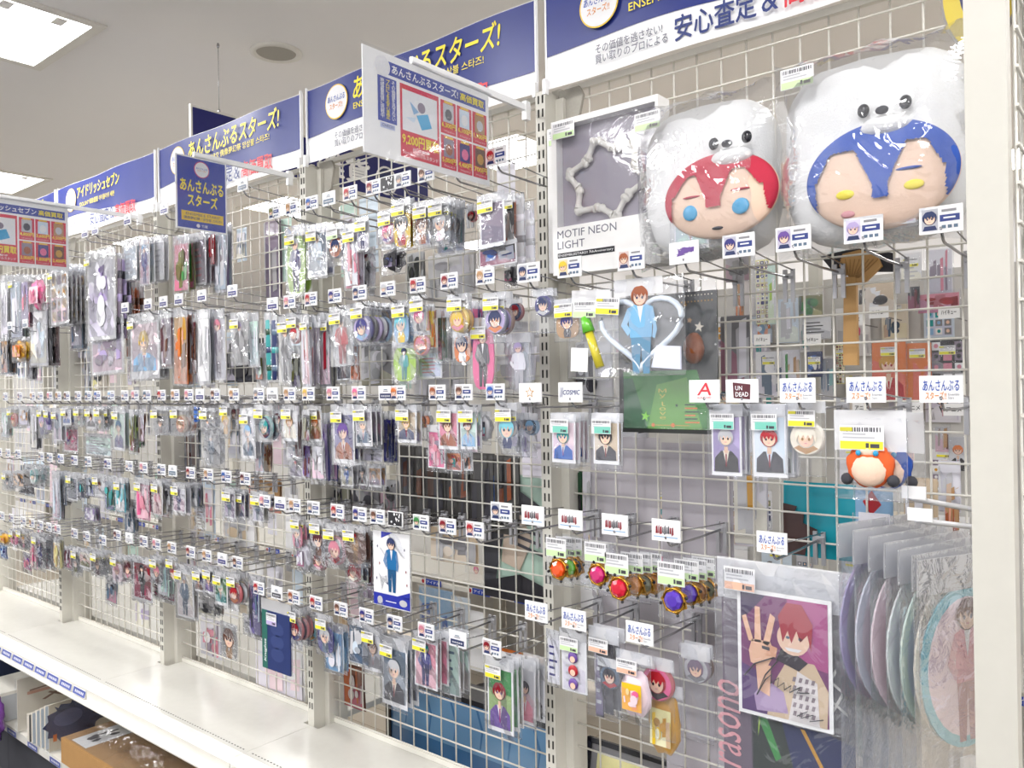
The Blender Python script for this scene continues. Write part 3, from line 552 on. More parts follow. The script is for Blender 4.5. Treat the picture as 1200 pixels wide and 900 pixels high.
hang_row('B', [1.686, 1.69, 1.74, 1.74, 1.74], [
 (12, 'd:steel'), (30, 'd:steel'), (147, 'd:indigo'), (174, 'd:indigo'), (192, 'd:indigo'), (210, 'd:indigo'), (237, 'd:indigo'), (273, 'd:indigo'),
 (320, 'd:indigo'), (340, P('rose')), (365, P('red')), (393, P('indigo')), (422, P('navy')), (455, P('silver')), (490, P('red')), (527, P('crimson')), (569, P('tan')), (620, P('navy')),
 (668, P('yellow')), (740, P('rust')), (802, 'script'), (866, P('indigo')), (930, P('purple')), (1012, P('lavender')), (1103, P('navy'))],
[('roll', 310, 366, 317, 448, 'teal', 'navy', 'darkgreen', 1, 0, 'n'), ('roll', 317, 366, 325, 448, 'navy', 'teal', 'steel', 0, 0, 'n'),
 ('charm', 326, 368, 341, 452, 'tan', 'charcoal', 'pale', 0, 0, 'y', 'long charcoal figure on clear plate'), ('badge', 336, 366, 351, 420, 'red', 'maroon', 'white', 0, 0, 'y'), ('strip', 338, 405, 352, 458, 'olive', 'charcoal', 'black', 2, 0, 'n'),
 ('strip', 352, 368, 362, 456, 'pale', 'red', 'white', 0, 1, 'y', 'white strap with red top'), ('strap', 363, 370, 376, 456, 'mauve', 'brown', 'rose', 1, 0, 'n', 'mauve lettered neck strap'), ('strip', 372, 366, 386, 456, 'grey', 'crimson', 'silver', 2, 1, 'y'),
 ('charm', 386, 358, 413, 432, 'silver', 'red', 'ice', 0, 1, 'y', 'silver-haired figure in red and white'), ('fcard', 392, 398, 410, 448, 'brown', 'maroon', 'black', 3, 0, 'n'), ('strip', 410, 398, 421, 448, 'rust', 'brown', 'orange', 3, 0, 'n'),
 ('badge', 411, 354, 434, 406, 'indigo', 'sky', 'lavender', 0, 4, 'y', 'blue rimmed badge with violet hair'), ('badge', 438, 356, 458, 406, 'navy', 'yellow', 'gold', 5, 1, 'n'),
 ('acryl', 459, 352, 478, 406, 'aqua', 'yellow', 'sky', 0, 1, 'y', 'sky blue soft charm'), ('charm', 459, 400, 488, 450, 'navy', 'teal', 'lime', 2, 0, 'n', 'teal and lime acrylic figure'),
 ('chibi', 480, 346, 500, 392, 'pink', 'charcoal', 'white', 0, 0, 'y'), ('badge', 480, 388, 504, 420, 'rose', 'charcoal', 'orange', 1, 0, 'n'), ('strip', 499, 356, 509, 410, 'orange', 'gold', 'yellow', 2, 0, 'n'), ('strap', 508, 362, 526, 426, 'darkgreen', 'charcoal', 'black', 3, 1, 'n'), ('plain', 488, 408, 518, 446, 'pale', 'rose', 'ice', 4, 0, 'n'),
 ('badge', 524, 344, 548, 396, 'yellow', 'rose', 'gold', 0, 1, 'y'), ('acryl', 530, 388, 551, 428, 'navy', 'white', 'orange', 2, 0, 'n', 'white charm with navy mark'), ('strip', 552, 352, 558, 416, 'purple', 'lavender', 'pink', 3, 1, 'n'),
 ('badge', 566, 342, 594, 398, 'navy', 'orange', 'lavender', 0, 1, 'y', 'large navy-haired badge'), ('charm', 552, 372, 580, 460, 'rust', 'charcoal', 'pink', 2, 0, 'y', 'dark coated figure on pink base'), ('badge', 593, 350, 612, 386, 'crimson', 'navy', 'navy', 3, 0, 'n'),
 ('charm', 592, 390, 622, 462, 'lavender', 'pale', 'ice', 4, 1, 'n', 'tall lavender-haired figure'),
 ('badge', 624, 338, 648, 393, 'navy', 'silver', 'indigo', 0, 1, 'n', 'navy-haired badge with wide rim'),
 ('chibi', 649, 350, 678, 400, 'indigo', 'charcoal', 'tan', 0, 0, 'y', 'small navy charm with yellow label'),
 ('card', 150, 366, 187, 446, 'blond', 'sky', 'blush', 0, 2, 'y', 'large blond-haired picture card'),
 ('strip', 187, 362, 201, 432, 'maroon', 'brown', 'mauve', 0, 1, 'n'), ('strip', 203, 360, 220, 452, 'orange', 'brown', 'gold', 0, 1, 'n'), ('strip', 220, 366, 230, 440, 'brown', 'black', 'maroon', 1, 1, 'n'), ('strip', 231, 362, 246, 452, 'silver', 'pale', 'white', 0, 1, 'n'), ('fcard', 246, 362, 263, 448, 'rose', 'mauve', 'pale', 1, 0, 'n'),
 ('charm', 270, 366, 291, 430, 'lavender', 'charcoal', 'steel', 0, 0, 'y', 'purple-haired dark suited figure'), ('strip', 291, 366, 303, 432, 'silver', 'pale', 'mint', 1, 0, 'n'), ('lump', 300, 402, 314, 456, 'silver', 'mint', 'olive', 3, 0, 'n'),
 ('lump', 14, 395, 30, 425, 'gold', 'yellow', 'orange', 0, 1, 'n', 'golden yellow soft pouch'), ('strip', 0, 392, 9, 440, 'steel', 'grey', 'tan', 0, 2, 'n'), ('strip', 30, 400, 38, 446, 'charcoal', 'brown', 'grey', 2, 1, 'n')])
hang_row('C', [1.455, 1.457], [
 (7, P('silver')), (24, P('mauve')), (39, P('tan')), (48, P('silver')), (59, P('rose')), (69, P('tan')), (79, P('brown')), (92, P('grey')), (104, P('steel')), (115, P('blue')), (131, P('sky')), (147, P('silver')), (159, P('rose')), (173, P('steel')),
 (190, P('red')), (206, P('tan')), (222, P('rose')), (235, 'd:indigo'), (253, P('brown')), (275, P('tan')), (304, P('grey')), (320, 'd:grey'), (340, P('tan')), (362, P('blond')), (391, P('rose')), (421, P('pink')), (453, 'd:navy'), (467, P('orange')), (513, P('rust')), (544, P('brown')), (581, P('blue')), (622, 'star'),
 (669, 'plain', cosmic), (826, 'plain', alk), (870, 'plain', undead), (935, 'logo', logo_tag), (1015, 'logo', logo_tag), (1103, 'logo', logo_tag)],
[('strip', 1, 478, 9, 514, 'pale', 'tan', 'mint', 0, 1, 'n'), ('badge', 9, 476, 20, 502, 'red', 'tan', 'orange', 0, 2, 'y'), ('strip', 21, 476, 33, 500, 'pale', 'tan', 'silver', 0, 2, 'n'), ('strip', 35, 478, 43, 528, 'black', 'silver', 'pale', 0, 1, 'n'),
 ('chibi', 44, 476, 52, 512, 'lavender', 'indigo', 'pale', 0, 1, 'y'), ('strip', 52, 478, 60, 506, 'purple', 'indigo', 'lavender', 0, 1, 'y'), ('fcard', 61, 478, 71, 518, 'lavender', 'steel', 'ice', 0, 1, 'y'), ('card', 72, 476, 82, 500, 'mauve', 'blue', 'pale', 0, 1, 'y'), ('abs', 73, 498, 91, 531, 'pink', 'purple', 'rose', 3, 0, 'n'), ('strip', 82, 478, 87, 500, 'maroon', 'rose', 'pink', 2, 0, 'n'),
 ('chibi', 87, 476, 97, 500, 'crimson', 'mint', 'white', 0, 1, 'y'), ('card', 100, 476, 112, 505, 'brown', 'black', 'white', 0, 1, 'y'), ('acryl', 111, 476, 122, 505, 'silver', 'olive', 'mint', 0, 1, 'y'), ('badge', 120, 476, 129, 502, 'charcoal', 'brown', 'black', 1, 1, 'y'), ('plain', 98, 508, 131, 536, 'mint', 'mauve', 'mint', 4, 0, 'n', 'pale mint flat pack'),
 ('card', 132, 476, 146, 530, 'steel', 'indigo', 'mint', 0, 1, 'y'), ('strip', 151, 480, 157, 532, 'olive', 'brown', 'darkgreen', 0, 1, 'n'), ('strip', 155, 480, 163, 526, 'green', 'lime', 'olive', 1, 1, 'n'), ('strip', 162, 480, 169, 520, 'brown', 'mauve', 'pale', 1, 0, 'n'),
 ('acryl', 177, 476, 197, 510, 'black', 'maroon', 'white', 0, 2, 'y'), ('badge', 200, 476, 221, 510, 'tan', 'rust', 'orange', 0, 2, 'y', 'sandy-haired badge'), ('roll', 226, 474, 232, 497, 'blue', 'steel', 'navy', 0, 0, 'n', 'blue capped marker shape'), ('acryl', 234, 478, 252, 504, 'silver', 'mauve', 'white', 0, 1, 'y'), ('charm', 236, 502, 258, 548, 'silver', 'steel', 'mint', 3, 1, 'n'),
 ('chibi', 258, 472, 269, 512, 'blond', 'gold', 'cream', 0, 0, 'y'), ('badge', 269, 474, 278, 506, 'maroon', 'brown', 'black', 1, 0, 'n'), ('card', 281, 478, 298, 540, 'sky', 'steel', 'pale', 0, 1, 'y', 'pale blue tall card'), ('strip', 298, 514, 308, 556, 'ice', 'sky', 'silver', 2, 0, 'n'), ('strip', 308, 514, 318, 556, 'brown', 'tan', 'rust', 3, 0, 'n'),
 ('badge', 298, 474, 320, 518, 'teal', 'maroon', 'navy', 0, 1, 'y', 'teal-haired badge'), ('acryl', 319, 480, 330, 510, 'maroon', 'brown', 'cream', 1, 0, 'n'),
 ('card', 330, 474, 348, 520, 'tan', 'cream', 'white', 0, 0, 'y'), ('strip', 344, 486, 352, 538, 'maroon', 'black', 'brown', 2, 0, 'n'), ('fcard', 335, 516, 354, 540, 'grey', 'steel', 'silver', 3, 0, 'n'), ('fcard', 338, 536, 354, 562, 'rose', 'mauve', 'grey', 4, 1, 'n'),
 ('strip', 355, 480, 362, 520, 'olive', 'gold', 'black', 0, 0, 'n'), ('card', 360, 474, 376, 520, 'orange', 'rust', 'tan', 1, 0, 'y'), ('strip', 354, 515, 364, 563, 'maroon', 'indigo', 'purple', 3, 0, 'n'), ('strip', 364, 516, 380, 565, 'silver', 'grey', 'pale', 3, 0, 'n'), ('strip', 373, 484, 384, 566, 'indigo', 'purple', 'lavender', 4, 2, 'n'),
 ('card', 388, 474, 415, 546, 'purple', 'rust', 'indigo', 0, 2, 'y', 'large violet and orange picture card'), ('fcard', 398, 542, 413, 572, 'steel', 'blue', 'grey', 4, 1, 'n'),
 ('card', 414, 474, 435, 526, 'silver', 'steel', 'mauve', 0, 2, 'y'), ('strip', 436, 478, 448, 530, 'grey', 'charcoal', 'silver', 3, 0, 'n'), ('fcard', 424, 522, 447, 542, 'steel', 'charcoal', 'pale', 3, 0, 'n'), ('card', 418, 540, 430, 572, 'charcoal', 'black', 'grey', 5, 0, 'n'), ('card', 430, 544, 446, 574, 'grey', 'mauve', 'tan', 5, 1, 'n'), ('strip', 448, 482, 459, 545, 'navy', 'charcoal', 'indigo', 4, 1, 'n'),
 ('card', 464, 474, 488, 522, 'blond', 'navy', 'beige', 0, 1, 'y'), ('badge', 488, 482, 500, 516, 'orange', 'gold', 'brown', 2, 1, 'n'), ('card', 512, 474, 537, 530, 'brown', 'rust', 'rose', 0, 1, 'y', 'square brown-haired picture card'), ('card', 537, 474, 558, 530, 'maroon', 'sky', 'mint', 0, 1, 'y'), ('abs', 500, 498, 522, 552, 'rose', 'mauve', 'pink', 2, 0, 'n', 'rose patterned picture sheet'), ('abs', 521, 526, 541, 555, 'teal', 'red', 'orange', 3, 0, 'n'), ('abs', 541, 526, 553, 555, 'black', 'orange', 'white', 3, 0, 'n'), ('lump', 560, 482, 576, 520, 'silver', 'aqua', 'charcoal', 2, 0, 'n'),
 ('chibi', 580, 472, 606, 530, 'aqua', 'navy', 'ice', 0, 1, 'y', 'aqua-haired charm on oval plate'), ('acryl', 600, 484, 614, 534, 'silver', 'grey', 'white', 2, 1, 'n'), ('badge', 612, 484, 630, 536, 'sky', 'silver', 'steel', 3, 0, 'n'),
 ('card', 645, 484, 675, 546, 'teal', 'blue', 'blush', 0, 3, 't', 'teal-haired card in blue suit'), ('card', 693, 484, 726, 548, 'black', 'charcoal', 'beige', 0, 1, 't', 'black-haired card in black suit'),
 ('card', 831, 474, 870, 562, 'silver', 'black', 'lavender', 0, 2, 't', 'silver-haired card in black jacket'), ('card', 879, 474, 923, 564, 'red', 'charcoal', 'ice', 0, 3, 't', 'red-haired card in dark vest'),
 ('badge', 922, 470, 968, 556, 'cream', 'tan', 'cream', 0, 0, 'y', 'cream round badge behind a yellow label')])
hang_row('D', [1.219, 1.176, 1.23], [
 (0, P('mauve')), (10, P('silver')), (22, P('steel')), (49, P('grey')), (59, P('steel')), (72, P('blue')), (88, P('indigo')), (104, P('steel')), (127, P('indigo')),
 (152, P('silver')), (169, P('rose')), (190, P('steel')), (203, 'd:steel'), (224, P('crimson')), (245, P('tan')), (266, P('blue')), (288, P('maroon')), (311, P('rose')),
 (329, 'd:indigo'), (346, P('tan')), (368, P('grey')), (396, P('red')), (422, P('indigo')), (443, P('brown')), (464, 'beast'), (494, P('green')), (525, P('crimson')), (557, P('red')), (588, P('navy')),
 (625, 'redmark'), (669, 'redmark'), (721, 'redmark'), (781, 'redmark')],
[('acryl', 3, 552, 13, 575, 'navy', 'black', 'white', 0, 1, 'y'), ('strip', 14, 552, 28, 572, 'charcoal', 'grey', 'tan', 0, 3, 'n'), ('badge', 28, 545, 48, 570, 'teal', 'mint', 'white', 0, 2, 'n', 'teal oval clear pack'), ('strip', 22, 568, 40, 580, 'charcoal', 'steel', 'grey', 4, 0, 'n'), ('strip', 61, 552, 70, 610, 'ice', 'steel', 'pale', 0, 1, 'n'), ('strip', 70, 552, 78, 594, 'charcoal', 'grey', 'steel', 1, 1, 'n'),
 ('fcard', 78, 554, 90, 588, 'teal', 'darkgreen', 'navy', 0, 1, 'y'), ('strip', 91, 556, 99, 586, 'navy', 'teal', 'black', 0, 1, 'n'), ('strip', 100, 556, 110, 584, 'charcoal', 'black', 'steel', 0, 1, 'n'), ('card', 109, 556, 123, 584, 'brown', 'silver', 'white', 0, 1, 'y'), ('strip', 122, 558, 134, 600, 'teal', 'darkgreen', 'steel', 0, 1, 'n'), ('strip', 134, 560, 146, 602, 'aqua', 'teal', 'white', 0, 1, 'y'), ('strip', 98, 592, 112, 612, 'pale', 'indigo', 'lavender', 4, 1, 'n'), ('strip', 145, 586, 156, 626, 'steel', 'silver', 'pale', 3, 1, 'n'),
 ('strip', 158, 560, 175, 611, 'pink', 'rose', 'blush', 0, 0, 'y', 'bright pink picture sheet'), ('strip', 174, 562, 180, 602, 'crimson', 'indigo', 'maroon', 1, 1, 'n'), ('fcard', 178, 562, 190, 606, 'blush', 'rose', 'cream', 0, 2, 'y'), ('strip', 190, 566, 200, 594, 'black', 'silver', 'grey', 1, 1, 'n'),
 ('fcard', 201, 566, 217, 603, 'lavender', 'indigo', 'pale', 0, 1, 'y', 'violet-haired small figure card'), ('strip', 218, 566, 232, 596, 'steel', 'grey', 'silver', 2, 1, 'n'), ('plain', 228, 590, 240, 622, 'tan', 'brown', 'pale', 4, 0, 'n'), ('fcard', 261, 572, 275, 610, 'charcoal', 'steel', 'mauve', 0, 1, 'y'), ('card', 275, 574, 286, 610, 'blue', 'navy', 'indigo', 1, 1, 'y'), ('fcard', 294, 576, 308, 614, 'grey', 'steel', 'silver', 0, 1, 'y'), ('badge', 308, 580, 316, 612, 'navy', 'indigo', 'black', 2, 1, 'n'),
 ('acryl', 341, 604, 353, 645, 'silver', 'mauve', 'rose', 0, 1, 'y'), ('lump', 348, 632, 363, 672, 'pale', 'lavender', 'mauve', 1, 1, 'n'), ('strip', 356, 612, 364, 650, 'mauve', 'indigo', 'grey', 3, 0, 'n'), ('acryl', 363, 608, 381, 655, 'maroon', 'brown', 'grey', 0, 1, 'y'), ('badge', 364, 640, 382, 674, 'crimson', 'rose', 'brown', 1, 0, 'n'),
 ('badge', 379, 614, 403, 666, 'rose', 'crimson', 'grey', 0, 1, 'y', 'red ring badge'), ('charm', 402, 616, 428, 664, 'red', 'tan', 'brown', 0, 1, 'y', 'red-haired brown clad figure'), ('badge', 404, 654, 422, 688, 'red', 'cream', 'crimson', 2, 0, 'n'), ('strip', 422, 656, 432, 686, 'black', 'charcoal', 'steel', 2, 0, 'n'), ('strip', 428, 622, 438, 690, 'maroon', 'red', 'black', 3, 0, 'n'), ('lump', 428, 684, 436, 702, 'mauve', 'black', 'grey', 4, 0, 'n')])
MANCARD = 1
hang_row('E', [1.035, .943, .998, .97], [
 (3, P('silver')), (14, P('mauve')), (28, P('silver')), (38, P('tan')), (48, P('grey')), (58, P('silver')), (68, P('rose')), (88, P('mauve')), (102, P('grey')), (121, P('steel')), (138, P('maroon')), (152, 'd:silver'), (169, P('mauve')), (184, P('rose')),
 (202, P('tan')), (224, P('crimson')), (243, P('tan')), (261, 'd:indigo'), (279, P('brown')), (304, P('red')), (325, 'd:charcoal'), (345, P('rust')), (371, P('red')), (400, P('brown')), (430, P('indigo')), (463, P('navy')), (500, P('rose')), (537, 'd:navy'), (577, P('crimson')),
 (629, 'logo', logo_tag), (673, 'logo', logo_tag), (750, 'logo', logo_tag)],
[('lump', 0, 622, 10, 640, 'gold', 'orange', 'yellow', 0, 0, 'n'), ('chibi', 11, 620, 20, 640, 'crimson', 'maroon', 'pink', 0, 1, 'y'), ('strip', 0, 636, 8, 656, 'blue', 'indigo', 'sky', 2, 0, 'n'), ('acryl', 20, 620, 34, 644, 'tan', 'rose', 'pale', 0, 1, 'y'), ('strip', 27, 648, 37, 670, 'rose', 'purple', 'mauve', 1, 0, 'n'), ('strip', 35, 626, 43, 668, 'pink', 'rose', 'blush', 0, 1, 'n'), ('charm', 38, 626, 54, 668, 'lavender', 'indigo', 'ice', 0, 2, 'y'), ('strip', 62, 630, 70, 668, 'lemon', 'gold', 'cream', 0, 1, 'n'), ('strip', 75, 640, 84, 668, 'maroon', 'brown', 'mauve', 0, 1, 'n'), ('acryl', 84, 642, 92, 674, 'grey', 'olive', 'white', 0, 1, 'y'), ('card', 92, 644, 106, 668, 'brown', 'olive', 'cream', 0, 2, 'n'), ('acryl', 107, 646, 121, 676, 'brown', 'maroon', 'pale', 0, 2, 'y'),
 ('acryl', 130, 650, 143, 684, 'rose', 'mauve', 'blush', 0, 1, 'y'), ('badge', 143, 652, 155, 684, 'maroon', 'rose', 'brown', 0, 1, 'n'), ('strip', 124, 676, 137, 708, 'steel', 'charcoal', 'grey', 3, 0, 'n'),
 ('fcard', 154, 652, 178, 706, 'black', 'black', 'crimson', 0, 0, 'n', 'black clad figure on crimson and white'), ('acryl', 176, 652, 190, 686, 'rose', 'maroon', 'mint', 0, 1, 'y'), ('strip', 184, 656, 197, 700, 'mint', 'teal', 'pale', 1, 1, 'n'), ('badge', 195, 652, 208, 682, 'red', 'gold', 'maroon', 0, 0, 'y'), ('abs', 178, 680, 205, 705, 'charcoal', 'mauve', 'maroon', 3, 0, 'n', 'dark maroon picture sheet'),
 ('fcard', 205, 662, 226, 726, 'silver', 'steel', 'cream', 0, 1, 'y', 'tall pale card with yellow corner'), ('card', 226, 666, 238, 696, 'maroon', 'brown', 'indigo', 0, 1, 'y'), ('card', 238, 664, 250, 698, 'brown', 'purple', 'charcoal', 0, 1, 'y'), ('card', 250, 670, 266, 712, 'mint', 'teal', 'green', 0, 1, 'y'), ('badge', 266, 672, 281, 712, 'red', 'orange', 'crimson', 0, 2, 'y', 'red heart badge'), ('strip', 291, 676, 306, 748, 'charcoal', 'steel', 'indigo', 1, 1, 'n'), ('plain', 284, 720, 300, 746, 'steel', 'charcoal', 'grey', 3, 0, 'n'), ('strip', 228, 700, 252, 722, 'charcoal', 'grey', 'silver', 4, 2, 'n'), ('acryl', 258, 730, 278, 775, 'brown', 'tan', 'mint', 4, 0, 'n', 'brown-haired charm hanging lowest'),
 ('badge', 336, 712, 354, 756, 'crimson', 'indigo', 'mauve', 0, 2, 'y'), ('badge', 354, 722, 372, 758, 'brown', 'gold', 'aqua', 3, 2, 'n'),
 ('chibi', 370, 720, 390, 768, 'silver', 'steel', 'indigo', 0, 0, 'y'), ('strip', 379, 732, 402, 790, 'ice', 'pale', 'sky', 1, 1, 'n'), ('strip', 407, 726, 434, 782, 'ice', 'silver', 'steel', 0, 0, 'n', 'pale blue flat pouch'), ('card', 424, 734, 448, 790, 'brown', 'grey', 'silver', 0, 1, 'y'), ('card', 446, 748, 478, 832, 'silver', 'charcoal', 'steel', 0, 2, 'y', 'silver-haired man in charcoal card'),
 ('fcard', 484, 742, 513, 810, 'teal', 'indigo', 'rose', 0, 2, 'y', 'teal and indigo figure card'), ('plain', 514, 740, 538, 818, 'pale', 'steel', 'mint', 3, 2, 'n'), ('card', 569, 770, 602, 862, 'crimson', 'purple', 'green', 0, 2, 'y', 'crimson-haired figure on green card'), ('card', 602, 772, 628, 852, 'charcoal', 'rose', 'silver', 4, 2, 'n'),
 ('plain', 640, 738, 656, 805, 'lavender', 'indigo', 'pale', 2, 0, 'n', 'pale lavender lettered card'),
 ('strap', 690, 736, 726, 846, 'charcoal', 'silver', 'steel', 0, 1, 'o', 'charcoal lettered strap'), ('badge', 700, 772, 728, 838, 'charcoal', 'red', 'steel', 0, 0, 'n', 'charcoal round charm on strap'),
 ('lump', 722, 764, 764, 846, 'blush', 'pink', 'yellow', 0, 0, 'o', 'pastel pouch with pink and yellow'), ('badge', 748, 770, 790, 866, 'red', 'black', 'pink', 2, 0, 'n', 'red heart shaped plush charm'), ('lump', 756, 800, 800, 892, 'gold', 'yellow', 'lemon', 3, 0, 'n', 'gold and cream charm pouch'), ('badge', 798, 756, 832, 868, 'mauve', 'grey', 'silver', 4, 1, 'n', 'mauve clear ring charm')])

# ------------------------------------------------------------------ banner signs along the top
def sg(x, y): p = at(x, y, -.052); return p.x-UP[0], p.z
ZB, ZT = 2.134, 2.338
# navy banded card with standing man, booklet
p = at(458, 612, -.195); q = at(458, 712, -.195); w = at(481, 660, -.195).x-at(436, 660, -.195).x; h = p.z-q.z
t = thing('bagged_figure_card', 'large white card of standing man in teal jacket, navy band below', 'card', (p.x, -.195, p.z)); put('bag', bag_mesh(w, h), t)
mb = MB(); mb.box(-w*.47, w*.47, -.001, .001, -h, -h*.12, 'white'); mb.build('card', INK, t); mb = MB(); mb.rect(-w*.47, w*.47, -h*.99, -h*.85, -.0014, hx('2e38a8')); mb.poly([(w*.15, -h*.85), (w*.47, -h*.78), (w*.47, -h*.86)], -.0014, hx('2e38a8')); mb.poly([(-w*.25, -h*.2), (w*.05, -h*.12), (-w*.25, -h*.12)], -.0014, hx('2e38a8')); mb.ell(-w*.3, -h*.93, w*.07, w*.07, -.0018, 'silver'); mb.ell(w*.3, -h*.92, w*.1, w*.06, -.0018, 'silver'); mb.rect(-w*.15, w*.12, -h*.935, -h*.925, -.0018, 'white')
for j, (a, b) in enumerate(((-.35, .3), (-.3, .5), (.35, .3), (.38, .55), (-.38, .68), (.4, .7), (-.1, .72))): mb.poly([(w*a, -h*b-.004), (w*a+.002, -h*b), (w*a, -h*b+.004), (w*a-.002, -h*b)], -.0018, ['navy', 'crimson'][j % 2])
pic(mb, -w*.22, w*.26, -h*.83, -h*.17, -.0018, 'cut', 'navy', hx('1f6ea8'), 'white', 8); mb.build('print', GLOSSINK, t)
p = at(324, 704, -.2); w = at(342, 745, -.2).x-at(307, 745, -.2).x; h = p.z-at(324, 786, -.2).z
t = thing('bagged_booklet', 'navy booklet with green spine in a bag on the lowest hooks', 'booklet', (p.x, -.2, p.z)); put('bag', bag_mesh(w, h), t); put('header', header_mesh(), t, (0, -.003, 0), scale=(w, 1, .04)); mb = MB(); mb.box(-w*.46, w*.46, -.004, 0, -h, -.03, hx('2c3a6e')); mb.rect(-w*.46, -w*.28, -h, -.03, -.0044, hx('2f6e62'))
for j in range(3): mb.ell(w*.05, -h*(.4+.18*j), w*.22, h*.1, -.0044, hx('3a487c'))
mb.build('cover', INK, t); o = text('Knights', 0, .06, 0, .012, M['whiteink'], t, -.0048, .02, shear=.2); o.rotation_euler = (0, -math.pi/2, 0); o.location = (-w*.3, 0, -h*.9); put('price_label', label_mesh('l'), t, (-w*.12, -.006, -.035), scale=(.045, 1, .05))
SIGN = dict(lx=sg(703, 15)[0], lz=sg(703, 15)[1])
a0, b0 = sg(700, 56), sg(783, 56); a1, b1_ = sg(793, 40), sg(985, 20)
for k in range(5):
    x0 = .008; x1 = PITCHU-.012 if k else .79-UP[0]; u = UP[k]
    t = thing('banner_sign', ['navy and white banner sign above the plush toys', 'navy and white banner sign behind the hanging price board', 'navy and white banner sign behind the small blue sign', 'navy banner sign with seven katakana letters and white wave', 'farthest navy and white banner sign at left end'][k], 'sign', (u, -.05, 0))
    mb = MB(); n = 24; P = []
    for i in range(n+1):
        x = x0+(x1-x0)*i/n; yy = .004*math.sin(i*.5+k)
        P += [(x, yy, ZB), (x, yy, ZT)]
    mb.grid(P, n+1, 2); mb.build('panel', M['whiteink'], t)
    mb = MB()
    P = []
    for i in range(n+1):
        x = x0+.002+(x1-x0-.004)*i/n; yy = .004*math.sin(i*.5+k)-.0015; e = i/n
        P += [(x, yy, 2.202-.012*e+.011*math.sin(e*5.5)), (x, yy, ZT-.002)]
    mb.grid(P, n+1, 2); mb.build('navy_field', M['navy'], t)
    mb = MB()
    for i, xx in enumerate((x0+.004, x1-.004)): mb.box(xx-.004, xx+.004, -.012, .0, ZB-.012, ZB+.02); mb.box(xx-.002, xx+.002, -.003, .004, ZB, ZT+.006)
    mb.build('clip', M['plastic'], t)
    cx, cz = SIGN['lx'], 2.273
    lg = MB(); lg.ell(cx, cz, .047, .047, -.0065, 'yellow', n=32); lg.ell(cx, cz, .044, .044, -.007, 'white', n=32); lo = lg.build('logo_disc', INK, t)
    if k != 3:
        text('あんさんぶる', cx-.036, cx+.036, cz+.002, cz+.018, M['blueink'], lo, -.0075, .02, shear=.15); text('スターズ!!', cx-.028, cx+.026, cz-.018, cz-.002, M['orangeink'], lo, -.0075, .02)
        text('あんさんぶるスターズ!', cx+.07, x1-.1, 2.262, 2.322, M['yellow'], t, -.0065, .03, shear=.12)
        text('ENSEMBLE STARS! 偶像夢幻祭 앙상블 스타즈!', cx+.07, x1-.15, 2.235, 2.256, M['yellow'], t, -.0065, .01)
    else:
        text('IDOLiSH7', cx-.035, cx+.035, cz-.004, cz+.006, M['greyink'], lo, -.0075, .02)
        text('アイドリッシュセブン', cx+.06, x1-.26, 2.268, 2.316, M['yellow'], t, -.0065, .03, shear=.12); text('IDOLiSH7 偶像星愿 아이돌리쉬 세븐', cx+.08, x1-.3, 2.232, 2.252, M['yellow'], t, -.0065, .01)
    text('その価値を逃さない!\n買い取りのプロによる', cx-.01, cx+.155, 2.152, 2.192, M['greyink'], t, -.0068, .02)
    text('安心査定', cx+.17, cx+.33, 2.148, 2.196, M['navyink'], t, -.0065, .03); text('&', cx+.34, cx+.37, 2.15, 2.192, M['navyink'], t, -.0065); text('高価買取', cx+.38, cx+.54, 2.148, 2.196, M['redink'], t, -.0065, .03)

# ------------------------------------------------------------------ price boards that stand out from the wall
def board(u, pts, lab, cat='price board'):
    q = [atu(x, y, u) for x, y in pts]; v0 = (q[0].y+q[3].y)/2; v1 = (q[1].y+q[2].y)/2; zt = (q[0].z+q[1].z)/2; zb = (q[2].z+q[3].z)/2
    t = thing('hanging_price_board' if cat == 'price board' else 'hanging_name_sign', lab, cat, (u, v0, zb), math.pi/2); w, h = v1-v0, zt-zb
    mb = MB(); mb.box(w*.35, -v0-.06+.005, -.004, .004, h+.0, h+.013); mb.box(-v0-.075, -v0-.06, -.006, .006, h-.02, h+.02); mb.build('arm', M['plastic'], t)
    mb = MB(); mb.box(0, w, -.001, .001, 0, h); mb.build('sheet', M['paper'], t)
    mb = MB(); mb.rect(-.006, w+.006, -.006, h+.004, -.004, 'white'); mb.build('clear_sleeve', SLEEVE, t)
    return t, w, h
